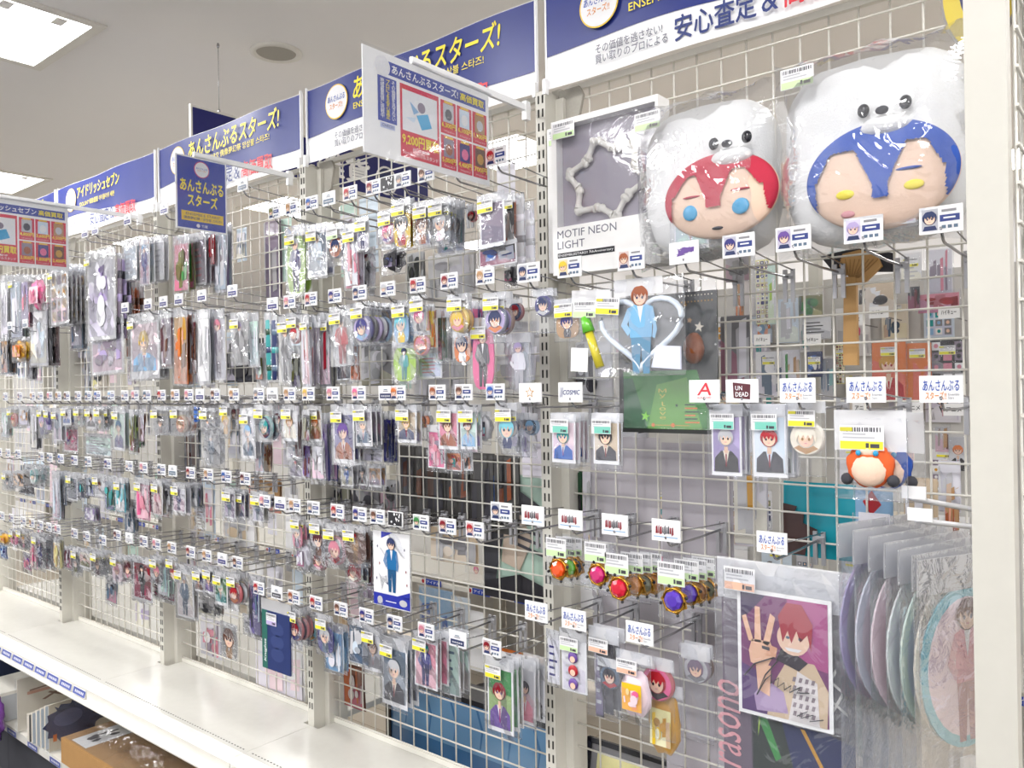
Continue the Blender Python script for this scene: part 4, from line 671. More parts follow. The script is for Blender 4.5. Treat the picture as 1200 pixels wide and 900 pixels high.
def priceboard(u, pts, lab, title, prices):
    t, w, h = board(u, pts, lab); X = lambda f: w*f; Z = lambda f: h*f
    mb = MB(); mb.rect(X(.10), X(.97), Z(.80), Z(.93), -.0014, hx('3f4fa8')); mb.ell(X(.135), Z(.865), X(.055), X(.055), -.0018, 'white', n=24)
    mb.rect(X(.10), X(.235), Z(.34), Z(.77), -.0014, hx('3f4fa8')); mb.rect(X(.115), X(.22), Z(.28), Z(.33), -.0014, hx('c7cdec'))
    mb.rect(X(.26), X(.56), Z(.06), Z(.77), -.0014, hx('d92a48')); mb.rect(X(.275), X(.545), Z(.32), Z(.72), -.0018, 'white')
    for i in range(3):
        for j in range(2):
            a, b = .575+.137*i, .42 if j == 0 else .06; mb.rect(X(a), X(a+.128), Z(b), Z(b+.34), -.0014, hx('d92a48')); mb.rect(X(a+.02), X(a+.108), Z(b+.12), Z(b+.31), -.0018, ['silver', 'ice', 'tan', 'mauve', 'indigo', 'brown'][i+3*j]); mb.ell(X(a+.064), Z(b+.2), X(.03), Z(.06), -.0022, ['charcoal', 'white', 'silver', 'rust', 'pink', 'gold'][i+3*j], n=9)
            mb.rect(X(a+.03), X(a+.1), Z(b+.315), Z(b+.335), -.0018, 'yellow')
    for q, c in (([(.33, .62), (.40, .54), (.36, .50)], 'sky'), ([(.38, .5), (.47, .55), (.5, .42), (.42, .37)], hx('38a8d8')), ([(.3, .45), (.38, .48), (.36, .42)], 'ice')): mb.poly([(X(a), Z(b)) for a, b in q], -.0022, c)
    mb.ell(X(.42), Z(.59), X(.03), X(.03), -.0022, 'mauve'); mb.build('print', INK, t)
    text(title, X(.2), X(.72), Z(.825), Z(.91), M['whiteink'], t, -.0026, .03); text('高価買取', X(.74), X(.95), Z(.825), Z(.905), M['yellow'], t, -.0026, .04)
    text('その価値を逃さない', X(.195), X(.222), Z(.37), Z(.75), M['whiteink'], t, -.0026, .01, vertical=True); text('プロによる安心査定', X(.155), X(.183), Z(.37), Z(.75), M['yellow'], t, -.0026, .01, vertical=True); text('地域最高値に挑戦中', X(.115), X(.143), Z(.37), Z(.75), M['whiteink'], t, -.0026, .01, vertical=True)
    text('CHECK!', X(.125), X(.21), Z(.292), Z(.318), M['navyink'], t, -.0026, .01)
    text(prices[0], X(.27), X(.55), Z(.18), Z(.29), M['yellow'], t, -.0026, .04); text('ハートアクリルスタンド', X(.275), X(.545), Z(.085), Z(.125), M['whiteink'], t, -.0026, .01); text('日々樹渉', X(.35), X(.48), Z(.135), Z(.165), M['whiteink'], t, -.0026, .01)
    for i in range(3):
        for j in range(2): a, b = .575+.137*i, .42 if j == 0 else .06; text(prices[1+i+3*j], X(a+.006), X(a+.122), Z(b+.055), Z(b+.115), M['yellow'], t, -.0026, .03); text('アクリルスタンド', X(a+.02), X(a+.11), Z(b+.015), Z(b+.035), M['whiteink'], t, -.0026)
priceboard(UP[0]-.033, [(417, 52), (570, 108), (575, 212), (433, 188)], 'white price board with red panels on an arm, behind the plush bay', 'あんさんぶるスターズ!', ['9,200円買取', '6,300円', '6,100円', '1,900円', '5,000円', '4,400円', '700円'])
priceboard(UP[2]-.1, [(-70, 222), (77, 244), (83, 317), (-60, 306)], 'grey-edged price board with red panels cut by the left edge', 'アイドリッシュセブン', ['8,000円買取', '4,800円', '3,600円', '4,500円', '2,000円', '1,800円', '2,400円'])
t, w, h = board(UP[1]-.05, [(203, 178), (265, 193), (266, 276), (208, 266)], 'small royal blue sign with yellow letters on an arm', 'sign')
mb = MB(); mb.rect(w*.03, w*.97, h*.02, h*.98, -.0014, hx('1f3aa6')); mb.ell(w*.5, h*.84, w*.15, w*.15, -.0018, hx('d84a7a'), n=28); mb.ell(w*.5, h*.84, w*.135, w*.135, -.0022, 'white', n=28); mb.rect(w*.1, w*.92, h*.12, h*.25, -.0018, 'yellow'); mb.ell(w*.42, h*.065, w*.035, w*.035, -.0018, 'white'); mb.build('print', INK, t)
text('あんさんぶる', w*.08, w*.92, h*.52, h*.68, M['yellow'], t, -.0026, .05); text('スターズ', w*.22, w*.8, h*.33, h*.49, M['yellow'], t, -.0026, .05); text('ENSEMBLE STARS!', w*.18, w*.84, h*.195, h*.23, M['navyink'], t, -.0026); text('偶像夢幻祭 / 앙상블 스타즈!', w*.14, w*.88, h*.14, h*.18, M['navyink'], t, -.0026, .01)
text('あんさんぶる', w*.39, w*.61, h*.84, h*.865, M['blueink'], t, -.0026, .02); text('スターズ!!', w*.41, w*.58, h*.812, h*.836, M['orangeink'], t, -.0026, .02); text('竹屋', w*.48, w*.6, h*.045, h*.085, M['whiteink'], t, -.0026)
# blue sign hung from the ceiling beyond
uu = -1.95; p, q = atu(224, 125, uu), atu(500, 175, uu); zl = atu(470, 236, uu).z
t = thing('ceiling_hung_sign', 'dark blue sign hung from the ceiling by a thin wire, behind banners', 'sign', (uu, p.y, 0), math.pi/2); w = q.y-p.y
mb = MB(); mb.box(0, w, -.004, .004, zl, p.z); mb.build('panel', mat('deep_blue_print', hx('1b1f6a'), .35), t); mb = MB(); mb.box(-.006, .002, -.006, .006, zl, p.z+.01); mb.box(0, w, -.005, .005, zl-.03, zl); mb.box(0, w, -.005, .005, p.z, p.z+.008); mb.build('frame', M['white'], t)
mb = MB(); mb.tube([(.12, 0, p.z), (.12, 0, CEIL)], .0012, 5); mb.sphere(.12, 0, CEIL-.01, .006, .006, .012, 6, 8); mb.sphere(.12, 0, p.z+.012, .005, .005, .01, 6, 8); mb.build('wire', M['chrome'], t)
g0, g1 = atu(372, 200, uu), atu(432, 200, uu); text('雑貨', g0.y-p.y, g1.y-p.y, zl+.04, g1.z+.04, M['whiteink'], t, -.006, .05); mb = MB(); mb.ell(atu(452, 212, uu).y-p.y, atu(452, 212, uu).z, .07, .07, -.0055, 'white', n=24); mb.ell(atu(452, 212, uu).y-p.y, atu(452, 212, uu).z, .06, .06, -.006, 'navy', n=24); mb.build('emblem', INK, t)

# ------------------------------------------------------------------ plush bay: framed light box and plush hoods standing on the hooks
def neon(x0, yt, x1, yb, v, lab, cov=True):
    a = at(x0, yt, v); b = at(x0, yb, v); c = at(x1, yt, v); w, h = c.x-a.x, a.z-b.z
    t = thing('boxed_neon_light', lab, 'boxed light', (a.x, v, b.z)); f = .012
    mb = MB()
    for q in ((0, f, .3102*h, h-f-.0002), (w-f*.5, w, .3102*h, h-f-.0002), (0, w, h-f, h), (0, w, 0, .31*h)): mb.box(q[0], q[1], -.022, .022, q[2], q[3])
    mb.build('box', M['paper'], t); mb = MB(); mb.box(f+.0004, w-f*.5-.0004, .0, .02, .3104*h, h-f-.0004); mb.build('backing', M['mauve'], t)
    rng = random.Random(5); mb = MB(); cx, cz, r = w*.5, h*.58, w*.34
    V = [Vector((cx+r*(1.12 if j % 2 else .78)*math.cos(2*math.pi*j/12+.25), -.008-.004*(j % 2), cz+r*(.98 if j % 2 else .68)*math.sin(2*math.pi*j/12+.25))) for j in range(12)]
    for j in range(12):
        an = 2*math.pi*j/12+.5; d = V[(j+1) % 12]-V[j]; p0, p1 = V[j]+d*.1, V[j]+d*.86; m = (p0+p1)*.5
        mb.tube([p0, p0+(m-p0)*.15, m, p1+(m-p1)*.15, p1], [.0095, .0065, .006, .0065, .0095], 8)
        for e in (p0, p1):
            for s in (-1, 1): mb.sphere(e.x+.004*s*math.sin(an), e.y, e.z+.004*s*math.cos(an), .0075, .006, .0075, 6, 8)
    mb.build('tube_motif', M['tube'], t)
    text('MOTIF NEON', w*.05, w*.62, h*.235, h*.285, M['greyink'], t, -.0225); text('LIGHT', w*.05, w*.32, h*.165, h*.215, M['greyink'], t, -.0225); mb = MB(); mb.box(w*.05, w*.6, -.0228, -.0222, h*.105, h*.14); mb.build('black_strip', M['blackink'], t); text('ENSEMBLESTARS!! 7thAnniversary', w*.06, w*.59, h*.112, h*.132, M['whiteink'], t, -.0232)
    put('price_label', label_mesh('g'), t, (w*.13, -.0235, h*.985), scale=(w*.22, 1, w*.22)); mb = MB(); mb.rect(f, w-f*.5, .31*h, h-f, -.0205, 'white'); mb.build('clear_window', SLEEVE, t)
neon(653, 147, 778, 325, -.095, 'white framed box with pale tube ring, standing left of the plush'); neon(648, 155, 765, 322, -.045, 'second white framed box, mostly hidden behind the first')
def plush(name, lab, x0, y0, x1, y1, v, fx, fy, fr, fh, haircol, hairfn, feats, muz):
    a, b = at(x0, (y0+y1)/2, v), at(x1, (y0+y1)/2, v); c = at((x0+x1)/2, (y0+y1)/2, v); w = b.x-a.x; h = at((x0+x1)/2, y0, v).z-at((x0+x1)/2, y1, v).z
    t = thing(name, lab, 'plush toy', (c.x, v, c.z)); rx, rz = w/2*.95, h/2*.95; rng = random.Random(2)
    mb = MB(); mb.sphere(0, 0, 0, rx, .07, rz, 20, 36, fn=lambda x, y, z: (1/max(1e-6, (abs(x)**3.4+abs(y)**2.6+abs(z)**3.4)**(1/3)))*(1+.008*math.sin(11*x+9*z))); mb.build('hood', M['fur'], t)
    L = lambda x, y: (at(x, y, v-.07).x-c.x, at(x, y, v-.07).z-c.z)
    fcx, fcz = L(fx, fy); frx = L(fx+fr, fy)[0]-fcx; frz = L(fx, fy-fh)[1]-fcz; N = 110
    surf = lambda p, q, o=0: (fcx+frx*p, -.062-.022*math.sqrt(max(0, 1-p*p-q*q))-o, fcz+frz*q)
    sk, hr = MB(), MB(); n = 46
    for i in range(n):
        for j in range(N):
            q4 = []
            for di, dj in ((0, 0), (1, 0), (1, 1), (0, 1)):
                r = (i+di)/n; th = 2*math.pi*(j+dj)/N; q4.append((r*math.cos(th), r*math.sin(th)))
            m = (sum(g[0] for g in q4)/4, sum(g[1] for g in q4)/4); is_h = hairfn(*m)
            sk.face([surf(*g) for g in q4], sm=True)
            if is_h: hr.face([surf(*g, o=.005) for g in q4], sm=True)
    sk.build('face', M['skin'], t); hr.build('hair', haircol, t)
    for nm, p, q, rr, rs, mt in feats: mb = MB(); s = surf(p, q); mb.sphere(s[0], s[1], s[2], rr*frx, .004, rs*frz, 8, 16); mb.build(nm, mt, t)
    mx, my = muz; px, pz = L(mx, my); mb = MB(); mb.sphere(px, -.072, pz-.012, .035, .02, .016, 8, 14); mb.build('muzzle', M['fur'], t)
    for s in (-1, 1): mb = MB(); mb.sphere(px+.028*s, -.078, pz+.014, .0085, .006, .010, 8, 12); mb.build('bear_eye', M['black'], t)
    mb = MB(); mb.sphere(px, -.09, pz+.006, .009, .006, .006, 8, 12); mb.build('bear_nose', M['felt'], t)
    mb = MB(); P = []; n, k = 16, 14
    for i in range(n):
        for j in range(k):
            p, q = 2*j/(k-1)-1, 1-2*i/(n-1); P.append((w/2*1.02*p, -.03-.078*max(0, (1-p**4)*(1-q**4))-rng.uniform(0, .009), h/2*1.04*q+.006*rng.uniform(-1, 1)))
    mb.grid(P, n, k); mb.build('plastic_bag', BAGB, t); put('price_label', label_mesh('g'), t, (-w*.32, -.085, h*.44), scale=(.05, 1, .05))
EB = mat('sky_eye', hx('2f9fd0'), .3)
def h1(p, q): return q > .52 or abs(p) > .80-.1*q or (q > -.3 and abs(p+.02) < .13+.3*max(0, q+.1)) or (q > .1 and abs(p) > .5+.55*(.52-q))
def h2(p, q): return q > .5 or abs(p) > .84 or (q > -.45 and abs(p-.05) < .10+.34*max(0, q+.2)) or (q > .0 and abs(p) > .62+.4*(.5-q))
F1 = [('eye', -.46, -.34, .14, .19, EB), ('eye', .42, -.36, .15, .19, EB), ('mouth', .0, -.78, .1, .04, M['felt']), ('brow', -.42, .02, .17, .03, M['redfelt']), ('brow', .42, .02, .17, .03, M['redfelt'])]
F2 = [('eye', -.42, -.3, .13, .09, M['yellow']), ('eye', .46, -.3, .13, .09, M['yellow']), ('cheek', -.4, -.66, .1, .07, M['pinkink']), ('brow', .4, .0, .17, .03, M['bluefelt'])]
plush('plush_hood_toy', 'bagged white bear plush hood with red hair, beside the framed box', 758, 122, 912, 308, -.14, 842, 229, 70, 50, M['redfelt'], h1, F1, (858, 176))
plush('plush_hood_toy', 'larger bagged white bear plush hood with blue hair, beside wide post', 914, 66, 1140, 292, -.14, 1030, 205, 96, 64, M['bluefelt'], h2, F2, (1038, 138))
pack('card', at(812, 270, -.195).x, -.205, at(812, 248, -.2).z, .07, .07, 'red', 'mint', 'mint', 'n', 'small mint card in front of red-haired plush', None, False, 4)
pack('abs', at(1040, 250, -.2).x, -.21, at(1040, 220, -.21).z, .085, .06, 'lemon', 'mint', 'pale', 'n', 'small pale card in front of blue-haired plush', None, False, 9)

# heart acrylic, light stick, tapestry below the framed box
def loc(x, y, v): p = at(x, y, v); return (p.x, v, p.z)
o = at(748, 326, -.2); q = at(748, 440, -.2); w = at(800, 380, -.2).x-at(697, 380, -.2).x; h = o.z-q.z
t = thing('bagged_heart_stand', 'clear heart shaped stand with blue suited figure in a bag', 'acrylic stand', (o.x, -.2, o.z)); put('bag', bag_mesh(w, h, True), t); put('header', header_mesh(), t, (0, -.002, 0), scale=(w*.55, 1, .03)); put('price_label', label_mesh('y'), t, (-w*.33, -.008, -.03), scale=(.05, 1, .05), ry=.1)
mb = MB(); hp = [(w*.46*(16*math.sin(a)**3)/16, -h*.52+h*.40*(13*math.cos(a)-5*math.cos(2*a)-2*math.cos(3*a)-math.cos(4*a))/16) for a in [2*math.pi*j/40 for j in range(40)]]
mb.tube([(x, .004, z) for x, z in hp], .0055, 8, closed=True); mb.build('heart_rim', mat('ice_acrylic', hx('dfe9f4'), .15, coat=.5), t); mb = MB(); mb.slab([(x*.95, -h*.52+(z+h*.52)*.95) for x, z in hp], .004, .006); mb.build('acrylic_plate', ACRYL, t)
mb = MB(); pic(mb, -w*.3, w*.34, -h*1.0, -h*.07, -.001, 'cut', 'rust', hx('7ab8e0'), 'white', 5); mb.build('print', GLOSSINK, t); mb = MB(); mb.slab([(w*.14, -h*.92), (w*.46, -h*.95), (w*.46, -h*.72), (w*.2, -h*.7)], -.004, .0); mb.build('base_plate', mat('pale_base', hx('d9dcec'), .25), t)
o = at(693, 340, -.2); t = thing('bagged_light_stick', 'green and yellow light stick in a bag with white card', 'light stick', (o.x, -.2, o.z), ry=.06); w2 = .085; h2_ = o.z-at(693, 440, -.2).z; put('bag', bag_mesh(w2, h2_, False), t); put('header', header_mesh(), t, (0, -.002, 0), scale=(w2, 1, .05)); put('price_label', label_mesh('g'), t, (-.01, -.006, -.02), scale=(.05, 1, .05))
mb = MB(); mb.tube([(-.012, 0, -.05), (-.002, 0, -.078)], [.009, .012], 10); mb.build('stick_head', M['gem_green'], t); mb = MB(); mb.tube([(-.002, 0, -.078), (.025, 0, -h2_*.9)], .0085, 10); mb.build('stick_handle', mat('clear_yellow', hx('d8c83a'), .15, coat=.5), t); mb = MB(); mb.box(-.038, .0, -.004, -.003, -h2_*.96, -h2_*.68); mb.build('card', M['paper'], t)
v = -.13; A, B_ = at(724, 350, v), at(842, 506, v); Lx = lambda x: at(x, 450, v).x-A.x
t = thing('hanging_tapestry', 'black and green star tapestry in a bag under the heart stand', 'tapestry', (A.x, v, A.z)); W = Lx(842); H = A.z-at(842, 508, v).z; H0 = A.z-at(724, 506, v).z
mb = MB(); mb.slab([(0, -H0), (W, -H0), (W, 0), (0, 0)], 0, .002); mb.build('black_cloth', mat('black_print', hx('2b2d2c'), .4), t)
mb = MB(); mb.poly([(W*.05, -H0*.97), (W*.96, -H0*.97), (W*.8, -H0*.55), (W*.05, -H0*.55)], -.0008, hx('3f8a3e')); mb.poly([(W*.3, -H0*.97), (W*.85, -H0*.97), (W*.7, -H0*.6), (W*.4, -H0*.65)], -.0012, hx('6aa84a')); mb.poly([(W*.05, -H0*.97), (W*.3, -H0*.97), (W*.15, -H0*.6), (W*.05, -H0*.6)], -.0012, hx('2c6440'))
for cx, cz, r, c in ((.28, .88, .05, hx('8fe04a')), (.7, .09, .02, 'gold'), (.74, .2, .03, 'tan'), (.83, .25, .05, 'cream'), (.6, .8, .02, 'darkgreen')): mb.poly([(W*cx+W*r*(1 if j % 2 == 0 else .42)*math.sin(math.pi*j/5+.2), -H0*cz+W*r*(1 if j % 2 == 0 else .42)*math.cos(math.pi*j/5+.2)) for j in range(10)], -.0016, c)
for j in range(10): mb.rect(W*(.66+.032*j), W*(.672+.032*j), -H0*.032, -H0*.022, -.0012, 'cream'); mb.rect(W*(.66+.032*j), W*(.672+.032*j), -H0*.075, -H0*.065, -.0012, 'gold')
mb.rect(W*.35, W*.72, -H0*.945, -H0*.94, -.0016, 'gold'); mb.ell(W*.36, -H0*.942, W*.018, W*.018, -.002, 'orange'); mb.ell(W*.56, -H0*.942, W*.02, W*.02, -.002, 'orange')
for j in range(6): mb.rect(W*.68, W*(.78+.02*(j % 3)), -H0*(.8+.025*j), -H0*(.79+.025*j), -.0016, ['darkgreen', 'orange'][j % 2])
mb.build('print', INK, t); text('Ｍｙ ｌｏｖｅ', W*.42, W*.5, -H0*.9, -H0*.68, mat('gold_script', hx('d8c25a'), .4), t, -.002, vertical=True); mb = MB(); mb.sphere(W*.78, -.004, -H0*.4, W*.1, .012, H0*.11, 8, 12, fn=lambda x, y, z: 1+.06*math.sin(14*x+9*z)); mb.build('fringe_ball', mat('brown_fringe', hx('8a4a22'), .9, bump=.6), t)
put('bag', bag_mesh(W*1.04, H0*1.04, True), t, (W/2, -.012, .02))

# ------------------------------------------------------------------ brooches with gems, in small bags (fourth row)
def brooch(x, y, dep, gem, lab, ring='gold', s=1.0):
    v = -.2+.02*dep; p = at(x, y, v); s *= 1.12; w, h = .056*s, .08*s
    t = thing('bagged_brooch', lab, 'brooch', (p.x, v, p.z)); put('bag', bag_mesh(w, h), t); put('price_label', label_mesh('g'), t, (-.004, -.0045, -.004), scale=(.042*s, 1, .052*s))
    mb = MB(); c = -.056*s; N = 14; pts = []
    for j in range(N): a = 2*math.pi*j/N; rr = .021*s*(1 if j % 2 else .8); pts.append((rr*math.cos(a), c+rr*math.sin(a)))
    mb.slab(pts, -.003, .001); mb.tube([(.0165*s*math.cos(2*math.pi*j/16), -.004, c+.0165*s*math.sin(2*math.pi*j/16)) for j in range(16)], .002, 6, closed=True); mb.build('setting', M[ring], t)
    mb = MB(); P = []
    for r, y_ in ((.014, -.003), (.0135, -.008), (.008, -.0115)): P += [(r*s*math.cos(2*math.pi*j/8), y_, c+r*s*math.sin(2*math.pi*j/8)) for j in range(8)]
    mb.grid(P, 3, 8, sm=False, close=True); mb.face(P[16:24]); mb.build('gem', M[gem], t)
    for j in range(4): mb = MB(); a = math.pi*j/2+.3; mb.sphere(.021*s*math.cos(a), -.005, c+.021*s*math.sin(a), .003, .003, .003, 5, 8); mb.build('bead', M['black'], t)
brooch(655, 628, 0, 'gem_orange', 'orange gem brooch in a bag, leftmost of the brooches'); brooch(667, 627, 2, 'gem_green', 'green gem brooch behind the orange one'); brooch(674, 627, 4, 'gem_blue', 'blue gem brooch behind the green one')
brooch(701, 633, 0, 'gem_pink', 'magenta gem brooch in a bag, second hook of brooches'); brooch(706, 633, 2, 'gem_amber', 'amber brooch behind the magenta one', s=.95)
brooch(726, 646, 0, 'gem_red', 'red gem brooch in a bag, third hook of brooches', s=1.05); brooch(744, 645, 2, 'gem_amber', 'amber brooch behind the red one'); brooch(755, 645, 4, 'gem_olive', 'olive brooch, deeper behind the red one'); brooch(766, 645, 6, 'gem_amber', 'amber brooch, rearmost behind the red one')
brooch(790, 656, 0, 'gem_purple', 'violet gem brooch in a bag, rightmost brooch hook', s=1.1); brooch(808, 653, 2, 'gem_purple', 'violet brooch seen edge on behind the front violet one'); brooch(818, 652, 4, 'gem_amber', 'amber brooch, deeper behind the violet ones'); brooch(828, 650, 6, 'gem_olive', 'olive brooch, rearmost behind the violet ones')
# card of three badges
p = at(671, 738, -.2); q = at(671, 815, -.2); w = at(687, 775, -.2).x-at(655, 775, -.2).x
t = pack('plain', p.x, -.2, p.z, w, p.z-q.z, 'pale', 'silver', 'white', 'g', 'white card of three round badges in a bag', None, True, 3)
for j, c in enumerate(('purple', 'red', 'purple')): mb = MB(); h = p.z-q.z; zz = -h*(.42+.2*j); mb.sphere(0, 0, zz, .011, .004, .011, 6, 14, c); mb.ell(.002, zz-.002, .006, .006, -.0044, 'skin'); mb.build('badge_disc', INK, t, (0, -.001, 0))
# big-headed plush charms
def charmplush(x, y, v, felt, lab, lb):
    p = at(x, y, v); t = thing('bagged_plush_charm', lab, 'plush charm', (p.x, v, p.z)); put('bag', bag_mesh(.1, .12, True), t); put('header', header_mesh(), t, (0, -.003, .012), scale=(.1, 1, .06))
    if lb: put('price_label', label_mesh('y'), t, (-.008, -.014, -.01), scale=(.062, 1, .058))
    mb = MB(); mb.sphere(0, 0, -.068, .034, .016, .034, 12, 20, fn=lambda x, y, z: 1+.05*math.sin(9*math.atan2(z, x))); mb.build('hair', felt, t); mb = MB(); mb.sphere(0, -.005, -.074, .026, .015, .026, 10, 16); mb.sphere(0, -.004, -.048, .018, .012, .012, 8, 12); mb.build('face', M['skin'], t)
    for s in (-1, 1): mb = MB(); mb.sphere(s*.012, -.017, -.05, .004, .002, .004, 6, 8); mb.build('eye', EB, t); mb = MB(); mb.sphere(s*.032, -.004, -.09, .009, .009, .009, 6, 10); mb.build('paw', M['felt'], t)
charmplush(1019, 490, -.2, M['orangefelt'], 'round orange-haired plush charm in a bag, yellow label', True); charmplush(1040, 492, -.165, M['bluefelt'], 'round blue-haired plush charm behind the orange one', False)

# ------------------------------------------------------------------ large clear file with a signed photo card
v = -.2; A, B_ = at(842, 652, v), at(1004, 652, v); W = B_.x-A.x; H = A.z-at(842, 905, v).z
hook('' if False else 0, 'D', 1.219, at(905, 636, -.222).x, 'logo', 4, logo_tag, 1.0)
t = thing('bagged_clear_file', 'large dark clear file in a bag, under the photo card', 'folder', (A.x, v, A.z)); mb = MB(); mb.box(W*.02, W*.97, .0, .002, -H*1.25, -.03); mb.build('folder', mat('smoky_file', hx('4a474f'), .25), t)
mb = MB(); mb.poly([(W*.25, -H*.62), (W*.97, -H*.72), (W*.97, -H*1.25), (W*.25, -H*1.25)], -.0006, hx('232f5c')); mb.poly([(W*.25, -H*.62), (W*.45, -H*.65), (W*.7, -H*1.25), (W*.25, -H*1.1)], -.001, hx('26332f')); mb.poly([(W*.28, -H*.68), (W*.34, -H*.66), (W*.46, -H*.85), (W*.42, -H*.87)], -.0014, 'green'); mb.poly([(W*.3, -H*.62), (W*.33, -H*.62), (W*.29, -H*.78)], -.0014, 'lime')
mb.poly([(W*.6, -H*.7), (W*.63, -H*.7), (W*.95, -H*1.05), (W*.93, -H*1.06)], -.0014, 'gold'); mb.poly([(W*.02, -H*1.25), (W*.25, -H*1.25), (W*.22, -H*.03-.02), (W*.02, -.03)], -.0005, hx('6d6170')); mb.build('print', GLOSSINK, t)
o = text('rasono', 0, .14, 0, .04, M['pinkink'], t, -.002, 0, shear=.2); o.rotation_euler = (0, -math.pi/2, 0); o.location = (W*.16, 0, -H*.95)
o = text('XXVI', 0, .11, 0, .025, M['silver'] if 'silver' in M else M['tube'], t, -.002); o.rotation_euler = (0, -math.pi/2-.25, 0); o.location = (W*.93, 0, -H*.6)
put('header', header_mesh(), t, (W/2, -.006, .002), scale=(W, 1, .066)); put('bag', bag_mesh(W*1.03, H*1.25, True), t, (W/2, -.008, 0))
v = -.212; A, B_ = at(864, 688, v), at(977, 845, v); w = B_.x-A.x; h = A.z-at(864, 832, v).z
t = thing('bagged_photo_card', 'signed photo card of red-haired figure raising a hand, in a bag', 'photo card', (A.x, v, A.z), ry=.0); mb = MB(); mb.box(0, w, -.0012, .0012, -h, 0); mb.build('card', M['paper'], t)
mb = MB(); x0, x1, z0, z1 = w*.04, w*.96, -h*.97, -h*.03; X = lambda f: x0+(x1-x0)*f; Z = lambda f: z0+(z1-z0)*f; Y = -.0016
G = lambda pts, c, d: mb.poly([(X(a), Z(b)) for a, b in pts], Y-.0004*d, c)
G([(0, 0), (1, 0), (1, 1), (0, 1)], hx('7a3a6e'), 0); G([(.6, .5), (1, .45), (1, 1), (.55, 1)], hx('b0508a'), 1); G([(0, .75), (.3, 1), (0, 1)], hx('3a2452'), 1); G([(0, 0), (.35, 0), (.2, .35), (0, .4)], hx('5a3a74'), 1)
G([(.3, 0), (.98, 0), (1, .3), (.85, .5), (.55, .5), (.4, .3)], hx('d9bfa0'), 2); G([(.55, 0), (.9, 0), (.88, .35), (.66, .42)], hx('e6dfdd'), 3); G([(.18, .02), (.55, .05), (.5, .22), (.3, .3), (.15, .15)], hx('b49ac0'), 3)
for i in range(4):
    for j in range(5): G([(.6+.07*i, .05+.07*j), (.635+.07*i, .05+.07*j), (.65+.07*i, .09+.07*j), (.615+.07*i, .09+.07*j)], hx('8d7f86'), 4)
G([(.42, .48), (.68, .42), (.78, .5), (.5, .62)], hx('2c2430'), 4); mb.ell(X(.62), Z(.68), w*.17, h*.13, Y-.0020, 'skin', n=20); G([(.45, .85), (.5, .64), (.56, .74), (.6, .64), (.66, .75), (.7, .66), (.78, .73), (.82, .6), (.84, .82), (.72, .97), (.55, .97)], hx('a8283a'), 6)
G([(.52, .6), (.72, .6), (.68, .575), (.56, .575)], 'white', 6)
for k in (.56, .7): mb.ell(X(k), Z(.685), w*.022, h*.012, Y-.0024, 'steel', n=8)
hand = hx('f0bfa0')
G([(.12, .42), (.3, .38), (.4, .52), (.36, .62), (.14, .62), (.1, .52)], hand, 7); G([(.1, .6), (.16, .6), (.07, .82), (.02, .8)], hand, 7); G([(.17, .6), (.25, .6), (.24, .9), (.18, .9)], hand, 7); G([(.27, .6), (.34, .58), (.42, .83), (.36, .86)], hand, 7); G([(.3, .5), (.42, .5), (.44, .58), (.34, .6)], hx('e0a888'), 8); G([(.2, .2), (.34, .16), (.36, .42), (.18, .42)], hand, 6); G([(.26, .555), (.35, .545), (.35, .575), (.26, .58)], 'charcoal', 9)
mb.build('print', GLOSSINK, t); mb = MB(); S = [(.05, .3), (.18, .42), (.4, .5), (.45, .48), (.3, .34), (.2, .16), (.3, .3), (.38, .36), (.36, .28), (.46, .34), (.44, .26), (.52, .31), (.52, .25), (.6, .3), (.58, .24), (.7, .3), (.66, .25), (.8, .27)]
mb.tube([(X(a), -.0075, Z(b)) for a, b in S], .0011, 5); mb.tube([(X(a), -.0075, Z(b)) for a, b in ((.66, .06), (.78, .12), (.7, .05), (.84, .1), (.8, .04), (.95, .08))], .0008, 5); mb.build('signature', M['blackink'], t); put('price_label', label_mesh('o'), t, (w*.06, -.012, .035), scale=(.052, 1, .06)); put('bag', bag_mesh(w*1.25, h*1.12, True), t, (w*.52, -.016, .03))
# side strip file and round fans beside the wide post
v = -.14; A = at(1006, 600, v); t = thing('bagged_poster_file', 'pale poster file with vertical black lettering, beside the clear file', 'folder', (A.x, v, A.z)); W = .045; H = A.z-at(1006, 905, v).z+.1; mb = MB(); mb.box(0, W, 0, .002, -H, 0); mb.build('folder', mat('pale_file', hx('dcd8dc'), .3), t); mb = MB(); mb.box(W*.35, W, -.0006, 0, -H*.45, -.02); mb.build('dark_print', mat('mauve_print', hx('6b5560'), .4), t)
o = text('クリアポスター 全15種', 0, .25, 0, .016, M['blackink'], t, -.001, .02); o.rotation_euler = (0, -math.pi/2, 0); o.location = (W*.45, 0, -H*.97); o = text('あんさんぶるスターズ!!', 0, .13, 0, .01, M['blackink'], t, -.0012, .01); o.rotation_euler = (0, -math.pi/2, 0); o.location = (W*.9, 0, -H*.62); put('bag', bag_mesh(W*1.3, H, False), t, (W/2, -.006, 0))
FC = ['lavender', 'ice', 'blush', 'white', 'mint', 'cream', 'aqua']
